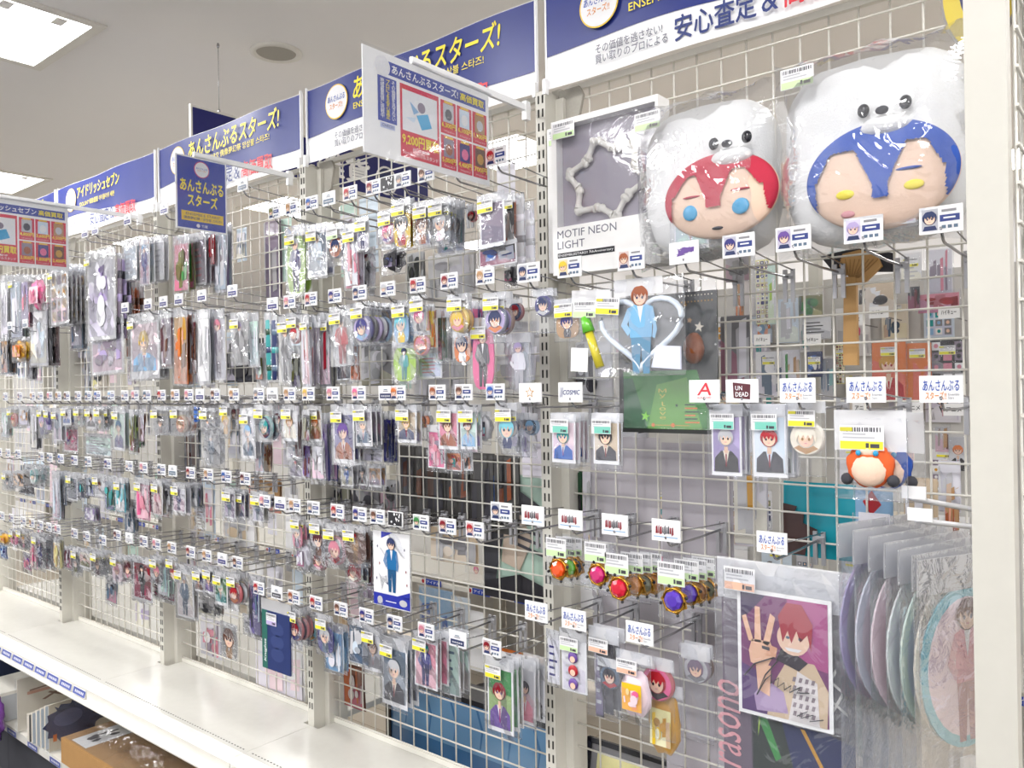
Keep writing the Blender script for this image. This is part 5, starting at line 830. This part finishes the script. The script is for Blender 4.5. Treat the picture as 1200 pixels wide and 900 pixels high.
for j, x in enumerate((1030, 1048, 1066, 1084, 1100, 1116, 1130)):
    v = -.15; p = at(x, 606+7*j, v); p2 = at(x, 900, v); H = p.z-p2.z; R_ = .092; ang = 1.2 if j < 6 else 1.1
    t = thing('bagged_round_fan', f'{["lavender", "icy", "blush", "white", "mint edged", "cream edged", "aqua ringed"][j]} round fan in a bag, {ORD[j]} of the fan row by the post', 'fan', (p.x, v, p.z), ang, 'round fans beside the wide post'); N = 28
    mb = MB(); P = []
    for r, y_ in ((R_, .0015), (R_, -.0015), (R_*.86, -.0016)): P += [(r*math.cos(2*math.pi*i/N), y_, -.16+r*1.25*math.sin(2*math.pi*i/N)) for i in range(N)]
    mb.grid(P, 3, N, FC[j], close=True, sm=False); mb.build('rim', GLOSSINK, t); mb = MB(); mb.ell(0, -.16, R_*.86, R_*1.25*.86, -.0014, ['silver', 'pale', 'blush', 'white', 'ice', 'pale', 'blush'][j], n=28); pic(mb, -R_*.5, R_*.5, -.27, -.06, -.0018, 'cut', ['brown', 'navy', 'rust', 'grey', 'black', 'maroon', 'maroon'][j], 'rose', 'white', j); mb.build('print', GLOSSINK, t)
    mb = MB(); mb.box(-.012, .012, -.003, .003, -.40, -.29); mb.build('handle', M['plastic'], t); put('bag', bag_mesh(.2, .42, False), t, (0, -.006, .0)); put('header', header_mesh(), t, (0, -.004, 0), scale=(.2, 1, .05))
def rod(x0, y0, x1, y1, v0, v1, lab): a, b = at(x0, y0, v0), at(x1, y1, v1); t = thing('display_hook', lab, 'hook', b); mb = MB(); d = a-b; mb.tube([(0, 0, 0), d*.9, d, d+Vector((0, 0, .012))], .004, 8); mb.build('prong', M['brightmetal'], t); mb = MB(); mb.box(d.x-.012, d.x+.02, d.y-.004, d.y, d.z+.0, d.z+.018); mb.build('tag_holder', M['plastic'], t); mb = MB(); mb.sphere(0, 0, 0, .008, .008, .008, 6, 8); mb.build('bracket', M['steel'], t)
rod(1068, 584, 1146, 598, -.18, -.1, 'thick bright rod with white holder, upper of two beside the wide post'); rod(1075, 610, 1146, 618, -.2, -.14, 'thick bright rod, lower of two above the fans')
# round sign behind the post top, and packs on the end panel
p = at(1150, 62, -.14); t = thing('round_hanging_sign', 'navy and yellow disc sign cut by the top edge, behind wide post', 'sign', (p.x, -.14, p.z+.095)); mb = MB(); N = 32; P = []
for r, y_ in ((.0, -.004), (.05, -.004), (.05, .004)): P += [(r*math.cos(2*math.pi*i/N), y_, 1.9*r*math.sin(2*math.pi*i/N)) for i in range(N)]
mb.grid(P, 3, N, hx('8f8b86'), close=True, sm=False)
mb.poly([(.047*math.cos(a), .047*1.9*math.sin(a)) for a in [2*math.pi*j/32 for j in range(32)]], -.0046, hx('d8c030')); mb.poly([(.006+.032*math.cos(a), .032*1.9*math.sin(a)) for a in [2*math.pi*j/32 for j in range(32)]], -.005, hx('26285a')); mb.build('disc', INK, t)
for j, (vv, z, c1, c2) in enumerate(((-.16, 1.72, 'maroon', 'rose'), (-.08, 1.74, 'olive', 'tan'), (.0, 1.74, 'steel', 'grey'), (-.15, 2.08, 'silver', 'lemon'), (-.06, 2.1, 'silver', 'pale'), (-.16, 1.3, 'charcoal', 'black'), (-.06, 1.32, 'grey', 'charcoal'))):
    pack('strip', ue+.035, vv, z, .075, .26, c1, c2, 'pale', 'n', f'{c1} sheet pack on the end panel right of the post, {ORD[j]} one', 'packs on the end panel', True, 20+j, 0, False, .9)
    t = thing('display_hook', f'end panel wire hook carrying the {c1} and {c2} sheet pack', 'hook', (ue+.002, vv, z+.004)); mb = MB(); mb.tube([(0, 0, 0), (.09, 0, .004), (.095, 0, .02)], .0024, 6); mb.build('prong', M['chrome'], t); mb = MB(); mb.box(-.002, .004, -.008, .008, -.05, .02); mb.build('bracket', M['steel'], t)
# ------------------------------------------------------------------ goods on the far side of the wire wall, seen through it
def hung(name, lab, cat, x0, y0, x1, y1, v, style, h, c, bg, group=None, seed=3, lab2='n', clear=False):
    a, b = at(x0, (y0+y1)/2, v), at(x1, (y0+y1)/2, v); zt = at((x0+x1)/2, y0, v).z; zb = at((x0+x1)/2, y1, v).z; w, H = b.x-a.x, zt-zb
    t = thing(name, lab, cat, ((a.x+b.x)/2, v, zt), group=group); mb = MB(); P = []
    for i in range(5):
        for j in range(5): P.append(((j/4-.5)*w, .002*math.sin(j*1.7+i+seed), -H*i/4))
    mb.grid(P, 5, 5, bg); mb.build('sheet', INK, t)
    if style != 'plain': mb = MB(); pic(mb, -w*.48, w*.48, -H*.98, -H*.02, -.0035, style, h, c, bg, seed); mb.build('print', GLOSSINK, t)
    if lab2 != 'n': put('price_label', label_mesh(lab2), t, (0, -.008, -.02), scale=(min(.05, w*.8), 1, min(.05, w*.8)))
    if clear: put('bag', bag_mesh(w*1.1, H*1.05, False), t, (0, -.012, .01))
    return t, w, H
FAR = 'goods hanging on the far side'
t, w, H = hung('plain_backing_sheet', 'large plain grey-lilac sheet behind the wire, barcode at its top', 'sheet', 694, 512, 776, 815, .014, 'plain', 'grey', 'grey', hx('bdb8be'))
mb = MB()
for j in range(9): mb.rect(w*(-.32+.03*j), w*(-.32+.03*j+.015), -.06, -.02, -.004, 'charcoal')
mb.build('barcode', INK, t)
hung('plain_backing_sheet', 'second plain grey-lilac sheet, right of the barcode sheet', 'sheet', 778, 520, 862, 915, .015, 'plain', 'grey', 'grey', hx('b9b4bb'))
hung('hanging_cloth', 'green and black striped cloth beside the grey-lilac sheet', 'cloth', 667, 552, 683, 622, .014, 'abs', 'black', 'green', 'darkgreen', seed=2); hung('hanging_cloth', 'pale narrow strip beside the striped cloth', 'cloth', 684, 552, 694, 640, .014, 'strip', 'silver', 'beige', 'pale')
hung('hanging_pack', 'white blank pack low beside the middle post', 'pack', 668, 662, 701, 712, .014, 'plain', 'white', 'white', 'white')
t, w, H = hung('folded_towel', 'teal towel with a brown jagged shape, behind right bay', 'towel', 919, 566, 1004, 654, .014, 'plain', 'teal', 'teal', hx('159fb2'))
mb = MB(); mb.poly([(-w*.5, -H*.3), (-w*.3, -H*.33), (-w*.34, -H*.42), (-w*.2, -H*.4), (-w*.22, -H*.55), (-w*.02, -H*.62), (-w*.06, -H*.7), (-w*.14, -H*.7), (-w*.2, -H*.98), (-w*.5, -H*.98)], -.004, hx('4a3230')); mb.build('print', INK, t)
t, w, H = hung('hanging_pack', 'pale blue pack with red printed squares, beside teal towel', 'pack', 1004, 572, 1048, 706, .014, 'plain', 'ice', 'red', hx('d8e6ee'))
mb = MB(); mb.rect(-w*.5, w*.5, -H*.3, 0, -.004, 'sky'); mb.poly([(-w*.3, -H*.12), (-w*.05, -H*.02), (w*.2, -H*.14), (-w*.08, -H*.24)], -.0044, 'red')
for j in range(4):
    for i in range(2): mb.rect(-w*.35+i*w*.25, -w*.15+i*w*.25, -H*(.45+.08*j), -H*(.4+.08*j), -.0044, 'rose')
mb.build('print', INK, t)
for j, (x0, x1, h, c) in enumerate(((470, 496, 'brown', 'charcoal'), (496, 524, 'charcoal', 'brown'), (524, 552, 'rust', 'charcoal'), (552, 580, 'charcoal', 'black'), (580, 610, 'rust', 'black'))): hung('dark_poster', f'dark {h} streaked poster behind the wire, {ORD[j]} of five from left', 'poster', x0, 522+3*j, x1, 612+4*j, .014, 'dark', h, c, hx('4a4846'), 'dark portrait posters', 11+j)
t, w, H = hung('large_towel', 'large pale green towel with black and blue sweeping strokes', 'towel', 568, 556, 640, 704, .016, 'plain', 'mint', 'black', hx('a9c2b4'))
mb = MB(); mb.poly([(-w*.5, -H*.02), (-w*.1, -H*.02), (-w*.2, -H*.2), (-w*.5, -H*.32)], -.004, 'blue'); mb.poly([(-w*.5, -H*.32), (-w*.2, -H*.18), (w*.1, -H*.12), (w*.5, -H*.25), (w*.5, -H*.35), (w*.1, -H*.25), (-w*.15, -H*.45), (-w*.3, -H*.85), (-w*.5, -H*.9)], -.0044, hx('3a3a40')); mb.poly([(-w*.15, -H*.45), (w*.1, -H*.26), (w*.3, -H*.5), (w*.1, -H*.75), (-w*.2, -H*.7)], -.0044, hx('b9a898')); mb.poly([(-w*.5, -H*.88), (w*.1, -H*.78), (w*.5, -H*.85), (w*.5, -H), (-w*.5, -H)], -.0048, 'black')
for j in range(5): mb.poly([(w*.0, -H*(.28+.06*j)), (w*.5, -H*(.3+.075*j)), (w*.5, -H*(.325+.075*j)), (w*.02, -H*(.31+.06*j))], -.0048, 'charcoal')
mb.build('print', INK, t)
misc = [(312, 258, 330, 350, 'mauve', 'grey', 'mauve'), (476, 296, 498, 350, 'charcoal', 'grey', 'silver'), (502, 296, 558, 352, 'pale', 'silver', 'white'), (425, 300, 440, 348, 'silver', 'pale', 'white'), (217, 500, 234, 566, 'maroon', 'brown', 'grey'), (262, 398, 310, 448, 'black', 'charcoal', 'black'), (232, 420, 256, 448, 'tan', 'olive', 'lemon'), (104, 430, 128, 466, 'lemon', 'black', 'cream'), (70, 382, 76, 440, 'lime', 'lime', 'lime'), (82, 396, 98, 420, 'steel', 'mauve', 'silver'), (390, 700, 408, 790, 'silver', 'tan', 'beige'), (404, 780, 428, 830, 'rust', 'maroon', 'brown'), (262, 600, 300, 640, 'silver', 'beige', 'white'), (224, 590, 250, 630, 'beige', 'silver', 'pale'), (292, 560, 330, 600, 'beige', 'pale', 'tan'), (560, 378, 640, 456, 'silver', 'pale', 'silver'), (486, 420, 548, 470, 'pale', 'silver', 'silver'), (424, 404, 462, 452, 'silver', 'pale', 'grey'), (378, 560, 412, 592, 'charcoal', 'olive', 'grey'), (414, 562, 446, 600, 'charcoal', 'mauve', 'grey'), (446, 562, 468, 606, 'grey', 'black', 'silver'), (612, 440, 640, 560, 'silver', 'pale', 'white'), (160, 690, 176, 735, 'lavender', 'white', 'white'), (236, 726, 262, 770, 'rose', 'mauve', 'pale'), (300, 740, 356, 812, 'blush', 'ice', 'white'), (505, 620, 560, 660, 'grey', 'silver', 'beige'), (316, 770, 350, 800, 'rose', 'pale', 'mint'), (670, 400, 720, 470, 'charcoal', 'pale', 'silver'), (700, 470, 760, 512, 'silver', 'charcoal', 'white'), (640, 420, 668, 460, 'pale', 'silver', 'white'), (860, 500, 900, 640, 'silver', 'gold', 'pale'), (1060, 560, 1100, 690, 'pale', 'silver', 'beige'), (1100, 540, 1126, 600, 'silver', 'tan', 'pale'), (1108, 590, 1124, 640, 'rust', 'orange', 'tan'), (850, 300, 880, 330, 'silver', 'grey', 'pale'), (845, 370, 880, 460, 'silver', 'pale', 'grey')]
for j, (x0, y0, x1, y1, h, c, bg) in enumerate(misc):
    b = bay_of(at((x0+x1)/2, y0, .014).x); lb = f'{h} and {c} pack seen through the wire of the {BAYN[b]}'; q = 0
    while lb in USED: lb = f'{h} and {c} pack, {["low", "lower", "lowest", "deeper"][q]} one, through the wire, {BAYN[b]}'; q += 1
    USED.add(lb); hung('far_side_pack', lb, 'pack', x0, y0, x1, y1, .014+.004*(j % 3), 'abs' if max(x1-x0, 1) > 12 else 'plain', h, c, bg, FAR, 30+j)
# pale random packs filling the far side
rng = random.Random(11); n = 0
for b in range(0, 5):
    for z in (2.02, 1.69, 1.45, 1.2, .95):
        for k in range(6 if b < 2 else 8):
            u = UP[b]+.07+(.72 if b < 2 else .74)*(k+rng.random()*.5)/6.5
            if (b == 0 and (z > 1.3 or u < .4)) or rng.random() < (.7 if b == 1 else .12): continue
            w, H = rng.uniform(.05, .11), rng.uniform(.1, .21); bg = rng.choice(['pale', 'white', 'silver', 'ice', 'cream', 'blush', 'mint']); st = rng.choice(['plain', 'plain', 'strip'])
            o = thing('far_side_pack', 'pale pack hanging on the far side of the wire wall', 'pack', (u, .014+.004*(n % 4), z), group='pale packs on the far side'); mb = MB(); P = [((j/3-.5)*w, .002*math.sin(j+i), -H*i/3) for i in range(4) for j in range(4)]; mb.grid(P, 4, 4, bg); mb.build('sheet', INK, o)
            if st == 'strip': mb = MB(); pic(mb, -w*.4, w*.4, -H*.9, -H*.15, -.004, 'abs', rng.choice(['mauve', 'tan', 'steel', 'silver', 'rose', 'charcoal']), rng.choice(['silver', 'pale', 'beige', 'grey']), 'pale', n); mb.build('print', INK, o)
            n += 1
# ------------------------------------------------------------------ the shelf run across the next aisle
VF = 1.45
for k, (ul, ur) in enumerate([(-7.64+.84*i, -6.8+.84*i) for i in range(11)]):
    t = thing('aisle_shelf_board', f'white shelf board across the next aisle, {ORD[k]} from the left', 'shelf', ((ul+ur)/2, VF, .55)); hw_ = (ur-ul)/2; mb = MB(); mb.box(-hw_+.002, hw_-.002, 0, .325, -.02, 0); mb.build('deck', M['white'], t); mb = MB(); mb.box(-hw_, hw_, -.03, -.005, -.05, -.03); mb.build('front_lip', M['white'], t)
    for j in range(3):
        s = thing('shelf_price_strip', f'blue and white price strip, {ORD[j]} on shelf {ORD[k]} across the aisle', 'price strip', (ul+.2+.26*j, VF-.035, .515)); mb = MB(); mb.box(-.07, .07, 0, .002, -.014, .014, hx('2b4ab0')); mb.rect(-.07, -.04, -.014, .014, -.0004, 'white'); mb.ell(-.055, 0, .01, .01, -.0008, 'red'); mb.build('strip', INK, s); text('アイドル', -.03, .06, -.007, .007, M['whiteink'], s, -.001, .02)
    t = thing('aisle_backboard', f'white back panel across the next aisle, {ORD[k]} from left', 'panel', ((ul+ur)/2, VF+.38, .05)); mb = MB(); mb.box(-hw_+.021, hw_-.021, 0, .02, .0, 1.85); mb.build('panel', M['board'], t); mb = MB(); mb.box(-hw_-.02, -hw_+.02, -.05, 0, 0, 1.95); mb.build('post', M['post'], t)
def far(name, lab, cat, x0, y0, x1, y1, style, h, c, bg, v=1.56, g=None, seed=4, l2='n', clear=True): return hung(name, lab, cat, x0, y0, x1, y1, v, style, h, c, bg, g, seed, l2, clear)
ACR = 'packs across the next aisle'
for j, (x0, y0, x1, y1, st, h, c, bg, l2, lb) in enumerate([
 (1022, 400, 1062, 470, 'chibi', 'gold', 'red', 'orange', 'y', 'orange pack with blond charm'), (1060, 402, 1092, 472, 'abs', 'orange', 'rose', 'orange', 'y', 'orange patterned pack'), (1090, 398, 1132, 450, 'multi', 'rose', 'black', 'black', 'y', 'black pack of pink pictures'),
 (886, 304, 902, 380, 'multi', 'indigo', 'white', 'lemon', 'n', 'chequered violet strip'), (872, 300, 886, 370, 'plain', 'white', 'white', 'white', 'n', 'white tall strip'), (900, 310, 912, 380, 'strip', 'lime', 'white', 'mint', 'n', 'green and white strip'), (862, 310, 872, 420, 'strip', 'orange', 'maroon', 'tan', 'n', 'orange narrow strip'),
 (936, 346, 964, 372, 'abs', 'green', 'darkgreen', 'olive', 'n', 'green flat pack'), (940, 372, 974, 398, 'text', 'crimson', 'black', 'white', 'n', 'white pack with crimson arc'), (1004, 330, 1050, 366, 'abs', 'black', 'white', 'beige', 'n', 'beige pack with black curls'), (1064, 336, 1078, 364, 'abs', 'black', 'crimson', 'charcoal', 'n', 'charcoal lettered pack'), (1076, 344, 1124, 366, 'abs', 'red', 'crimson', 'rose', 'n', 'red flat pack'), (1056, 296, 1080, 330, 'text', 'grey', 'silver', 'white', 'y', 'white labelled pack'), (1086, 292, 1116, 344, 'strip', 'mauve', 'rose', 'pale', 'n', 'mauve clear pack'),
 (886, 412, 918, 466, 'abs', 'steel', 'indigo', 'white', 'y', 'white pack of blue sketches'), (918, 410, 938, 450, 'strip', 'tan', 'green', 'pale', 'n', 'tan and green pack'), (946, 412, 964, 442, 'abs', 'blue', 'white', 'navy', 'y', 'blue lettered pack'), (962, 420, 980, 470, 'strip', 'steel', 'teal', 'grey', 'n', 'steel grey pack'), (980, 404, 990, 450, 'multi', 'crimson', 'black', 'lemon', 'y', 'yellow pack with small figures'), (880, 370, 905, 402, 'abs', 'sky', 'orange', 'ice', 'n', 'pale blue pack with orange'), (912, 350, 936, 402, 'strip', 'silver', 'pale', 'ice', 'n', 'silvery pack'),
 (855, 565, 878, 640, 'multi', 'gold', 'olive', 'white', 'n', 'clear pack of yellow badges'), (880, 575, 905, 620, 'multi', 'olive', 'navy', 'white', 'n', 'clear pack of olive badges'), (884, 544, 896, 572, 'abs', 'black', 'navy', 'white', 'n', 'black and white card'), (1048, 505, 1072, 540, 'text', 'black', 'tan', 'cream', 'y', 'cream drawing pack'), (1096, 500, 1112, 530, 'abs', 'brown', 'tan', 'silver', 'n', 'brown-haired picture pack'), (1112, 512, 1134, 552, 'chibi', 'orange', 'black', 'silver', 'n', 'orange-topped boxed charm'),
 (850, 480, 880, 540, 'strip', 'grey', 'charcoal', 'silver', 'n', 'grey hanging strip'), (672, 380, 700, 440, 'strip', 'silver', 'charcoal', 'pale', 'n', 'pale pack with grey marks'), (660, 430, 690, 470, 'abs', 'red', 'charcoal', 'silver', 'n', 'red and grey pack'),
 (548, 660, 570, 680, 'chibi', 'pink', 'orange', 'cream', 'n', 'small pink figure on white shelf'), (568, 642, 584, 660, 'multi', 'rose', 'orange', 'white', 'n', 'white pouch of small charms')]):
    far('aisle_pack', f'{lb}, seen through the wire beyond the plush bay', CAT.get(st, 'pack'), x0, y0, x1, y1, st if st != 'chibi' else 'bust', h, c, bg, (.016 if lb in ('red and grey pack', 'cream drawing pack') else 1.58+.012*(j % 5)), ACR, 40+j, l2)
for j, (x, y) in enumerate(((1030, 366), (1112, 366), (952, 398), (893, 398), (1000, 375), (1010, 478), (1070, 478), (1118, 480))):
    p = at(x, y, 1.5); t = thing('aisle_price_tag', f'small white price tag across the aisle, {ORD[j]} seen through the right bay', 'price tag', (p.x, 1.5, p.z)); put('tag_holder', hold_me, t, scale=(1.3, 1, 1.2)); text('ハイキュー' if j < 4 else 'アニメ', -.022, .022, -.007, .008, M['blackink'], t, -.004, .03); mb = MB(); mb.tube([(0, .001, -.01), (0, .3, -.012)], .0025, 6); mb.build('arm', M['chrome'], t)
rng = random.Random(21); n = 0
for z in (1.78, 1.52, 1.24, 1.0, .8):
    for k in range(15):
        u = -.95+.165*k+rng.uniform(-.03, .03)
        if rng.random() < .12: continue
        w, H = rng.uniform(.07, .13), rng.uniform(.1, .2); hc, cc_ = rng.choice(['red', 'orange', 'steel', 'lime', 'navy', 'black', 'mauve', 'teal', 'brown', 'pink', 'gold']), rng.choice(['white', 'pale', 'charcoal', 'sky', 'tan']); bg = rng.choice(['white', 'pale', 'ice', 'cream', 'silver'])
        o = thing('aisle_pack', f'small {hc} and {cc_} hanging pack on the back panel across the aisle', 'pack', (u, VF+.365, z), group=f'{hc} and {cc_} packs across the aisle'); mb = MB(); mb.box(-w/2, w/2, -.002, .0, -H, 0, bg); mb.build('card', INK, o); mb = MB(); pic(mb, -w*.44, w*.44, -H*.95, -H*.24, -.003, ['abs', 'bust', 'abs', 'multi', 'strip'][n % 5], hc, cc_, bg, n); mb.build('print', GLOSSINK, o)
        if n % 2: put('price_label', label_mesh('y'), o, (0, -.008, -.003), scale=(min(.05, w*.7), 1, .04))
        n += 1
# wooden round fan with long handle
v = .02; o = at(1006, 300, v); L = lambda x, y: (at(x, y, v).x-o.x, at(x, y, v).z-o.z)
t = thing('wooden_paddle_fan', 'pale bamboo paddle fan hung upside, seen through the right bay', 'fan', (o.x, v, o.z)); mb = MB(); hw0 = L(1034, 312)[0]; pts = [L(984, 312), L(1000, 330)]+[L(1012, 334), L(1034, 312)]+[L(1028, 298), L(1008, 293), L(988, 298)]; mb.slab(pts, -.004, .004); mb.build('blade', M['wood'], t); mb = MB(); mb.slab([L(990, 325), L(989, 428), L(1006, 428), L(1004, 325)], -.006, .006); mb.build('handle', M['wood'], t)
mb = MB()
for j in range(9): a, b = L(986+5.5*j, 304), L(994+1.6*j, 326); mb.tube([(a[0], -.005, a[1]), (b[0], -.005, b[1])], .0008, 4)
mb.build('ribs', M['card'], t); mb = MB(); q = [L(960, 300), L(975, 318), L(1050, 318), L(1046, 296), L(1000, 290)]; mb.slab(q, .006, .012); mb.build('dark_pleats', M['felt'], t)
# low goods beyond: blue glossy box, orange packages, tan floor in view
a, b = at(458, 795, .22), at(652, 845, .22); t = thing('long_blue_box', 'long glossy blue box standing behind the wire near the floor', 'box', ((a.x+b.x)/2, .25, .22)); w = (b.x-a.x)/2; mb = MB(); mb.box(-w, w, -.03, .06, 0, .385); mb.build('box', mat('blue_gloss', hx('3f6f9e'), .15, coat=.5, var=.25, bscale=3), t); mb = MB(); mb.box(-w, w, -.031, .061, .385, .40); mb.build('black_rim', M['black'], t); mb = MB(); mb.box(-w-.02, -w, -.035, .06, 0, .4); mb.build('side_cap', M['black'], t)
mb = MB(); mb.poly([(-w+.01, .25), (w-.01, .25), (w-.01, .38), (-w+.01, .38)], -.0315, hx('6f9cc4'))
for j in range(8): x = -w+.1*j+.05; mb.poly([(x, .38), (x+.02, .32), (x+.012, .27), (x+.018, .27), (x+.028, .325), (x+.008, .38)], -.032, hx('4a7aa8'))
mb.build('print', GLOSSINK, t)
for j, (x0, y0, x1, y1, h, c, bg) in enumerate(((588, 762, 612, 800, 'gold', 'red', 'orange'), (612, 768, 640, 872, 'orange', 'red', 'gold'), (592, 790, 614, 830, 'black', 'orange', 'red'))): far('orange_snack_pack', f'orange and red package standing low across the aisle, {ORD[j]} one', 'package', x0, y0, x1, y1, 'abs', h, c, bg, 1.38, 'orange packages', 61+j, 'n', False)
far('blue_folder_pack', 'pale blue folder under the white shelf across the aisle', 'folder', 492, 690, 532, 765, 'strip', 'sky', 'blue', 'sky', 1.40); far('clear_case', 'clear pale case beside the pale blue folder', 'case', 532, 700, 552, 772, 'plain', 'ice', 'ice', 'ice', 1.39)
p = at(558, 790, 1.3); t = thing('black_round_bin', 'small black round bin on the tan floor across the aisle', 'bin', (p.x, 1.36, .0)); mb = MB(); mb.tube([(0, 0, 0), (0, 0, .1)], [.04, .045], 14); mb.build('body', M['black'], t)
a = at(690, 862, .2); t = thing('black_framed_print', 'black framed pale yellow picture leaning low behind the wire', 'picture frame', (a.x, .2, a.z), rx=-.2); mb = MB()
for q in ((0, .012, -.3, 0), (.3, .312, -.3, 0), (0, .312, -.012, 0), (0, .312, -.312, -.3)): mb.box(q[0], q[1], -.006, .006, q[2], q[3])
mb.build('frame', M['black'], t); mb = MB(); mb.box(.012, .3, 0, .003, -.3, -.012, 'grey'); mb.rect(.03, .2, -.28, -.03, -.001, 'lemon'); mb.rect(.09, .15, -.2, -.07, -.0014, 'grey'); mb.build('print', INK, t)
a = at(670, 858, .16); t = thing('dark_blue_book', 'dark blue book standing beside the black framed picture', 'book', (a.x, .16, a.z)); mb = MB(); mb.slab([(0, -.3), (.03, -.3), (.012, 0), (0, 0)], -.01, .01); mb.build('cover', M['navy'], t)

# ------------------------------------------------------------------ low deck in front: sleeved boards, cardboard box, glitter pack
def boardu(x0, y0, wid, z0, u, lab, style, h, c, bg, thick=.004, seed=6):
    p = atu(x0, y0, u); t = thing('sleeved_art_board', lab, 'art board', (u, p.y, z0), math.pi/2, 'sleeved boards on the low deck', ry=0); H = p.z-z0; mb = MB(); mb.box(0, wid, 0, thick, 0, H, 'cream'); mb.build('board', INK, t)
    mb = MB(); mb.rect(.0, wid, 0, H, -.0008, bg)
    if style == 'tuft':
        cx, cz = wid*.2, H*.55; mb.poly([(cx+.09*math.cos(a)*(1+.18*(j % 2)), cz+.062*math.sin(a)*(1+.2*(j % 2))) for j, a in enumerate([2*math.pi*k/22 for k in range(22)])], -.0012, hx('3a4468')); mb.ell(cx-.02, cz+.015, .05, .03, -.0016, hx('5a6488')); mb.poly([(wid*.55, H*.25), (wid*.98, H*.35), (wid*.95, H*.98), (wid*.62, H*.9), (wid*.5, H*.5)], -.0012, hx('d2b184')); mb.poly([(wid*.5, H*.55), (wid*.7, H*.6), (wid*.66, H*.4), (wid*.5, H*.42)], -.0016, 'cream'); mb.poly([(wid*.6, H*.2), (wid*.85, H*.5), (wid*.82, H*.52), (wid*.58, H*.24)], -.002, 'rust')
        for j in range(7): a = -1.0+.5*j; mb.poly([(cx+.06*math.cos(a), cz+.045*math.sin(a)), (cx+.13*math.cos(a+.1), cz+.075*math.sin(a+.1)), (cx+.075*math.cos(a+.3), cz+.05*math.sin(a+.3))], -.0016, hx('2c3352'))
        mb.rect(wid*.03, wid*.06, H*.2, H*.35, -.0016, 'orange')
    elif style == 'sketch':
        for q in (((.2, .5), (.75, .95), (.77, .93), (.23, .48)), ((.1, .75), (.9, .82), (.9, .8), (.1, .72)), ((.5, .3), (.9, .9), (.93, .88), (.53, .28)), ((.25, .6), (.45, .4), (.47, .42), (.27, .62))): mb.poly([(wid*a, H*b) for a, b in q], -.0012, hx('9c7a66'))
        mb.rect(wid*.08, wid*.3, H*.66, H*.72, -.0016, hx('e0a890'))
    mb.build('print', GLOSSINK, t); mb = MB(); mb.rect(-.01, wid+.01, -.0, H+.008, -.003, 'white'); mb.build('clear_sleeve', SLEEVE, t); return t
boardu(20, 797, .42, .225, -2.37, 'large cream board with brown pencil lines, leftmost on the low deck', 'sketch', '', '', 'cream')
boardu(34, 838, .03, .225, -2.235, 'narrow black board edge between the sleeved boards', 'none', '', '', 'black', .02)
for j in range(4): boardu(38+5*j, 836-2.5*j, .36, .225, -2.21+.03*j, f'clear sleeved pale board, {ORD[j]} of the stack behind the tuft picture', 'none', '', '', 'ice', .012)
boardu(57, 827, .42, .225, -2.085, 'cream board with dark blue tuft picture on the low deck', 'tuft', '', '', hx('d9cdb4'))
a = atz(70, 878, .30); u0, v0 = -1.98, -.29
t = thing('cardboard_box', 'brown cardboard box with white blotted label on the low deck', 'box', (u0, v0, .222)); mb = MB(); mb.box(0, .62, 0, .22, 0, .085); mb.build('box', M['card'], t); mb = MB(); mb.face([(.05, .015, .0856), (.16, .015, .0856), (.16, .18, .0856), (.05, .18, .0856)]); mb.build('label', M['paper'], t); mb = MB(); rng = random.Random(4)
for j in range(12): x, y = .105+rng.uniform(-.02, .02), .1+rng.uniform(-.04, .04); mb.face([(x+rng.uniform(.005, .012)*math.cos(a), y+rng.uniform(.01, .02)*math.sin(a), .086+.0001*j) for a in [k*.9 for k in range(7)]], 'charcoal')
mb.build('print', INK, t); mb = MB(); P = []
for i in range(5):
    for j in range(9): P.append((.01+.6*j/8, .005+.21*i/4, .088+.004*rng.random()))
mb.grid(P, 5, 9); mb.build('clear_wrap', BAGB, t)
o = atu(6, 848, -2.43); t = thing('glitter_pack', 'purple and pink glittery pack hanging over the deck edge', 'pack', (-2.46, -.34, .33)); mb = MB(); mb.sphere(0, 0, -.06, .07, .03, .085, 10, 14, fn=lambda x, y, z: 1+.15*math.sin(6*x+9*z)); mb.build('pack', mat('purple_foil', hx('8a55b0'), .2, .5, var=.6, bscale=60, bump=.8), t); mb = MB(); mb.sphere(.03, -.02, -.08, .03, .02, .035, 8, 10); mb.build('pink_bow', mat('pink_foil', hx('e860b0'), .2, .4, bump=.8, bscale=60), t)
t = thing('navy_cloth_bundle', 'dark navy cloth bundle at the left end under the shelf', 'cloth', (-2.95, -.12, .222)); mb = MB(); mb.box(-.2, .1, -.13, .2, 0, .26); mb.build('bundle', mat('navy_cloth', hx('1f2a48'), .8, bump=.5), t)
t = thing('silver_case', 'grey clear case under the navy bundle at left edge', 'case', (-2.62, -.22, .222)); mb = MB(); mb.box(-.12, .1, -.09, .2, 0, .1); mb.build('case', mat('silver_case', hx('b8bcc0'), .25), t); mb = MB(); mb.box(-.12, .1, -.092, .2, .1, .112); mb.build('lid', M['white'], t)
a = at(246, 893, -.27); t = thing('maroon_cushion', 'maroon rounded cushion on the low deck, cut by bottom edge', 'cushion', (a.x+.06, -.16, .29)); mb = MB(); mb.sphere(0, 0, 0, .16, .12, .075, 12, 20); mb.build('cover', mat('maroon_cloth', hx('6e2a2c'), .7, bump=.4), t); mb = MB(); mb.tube([(.155*math.cos(j*.3142), .117*math.sin(j*.3142), .0) for j in range(20)], .006, 6, closed=True); mb.build('piping', M['paper'], t)
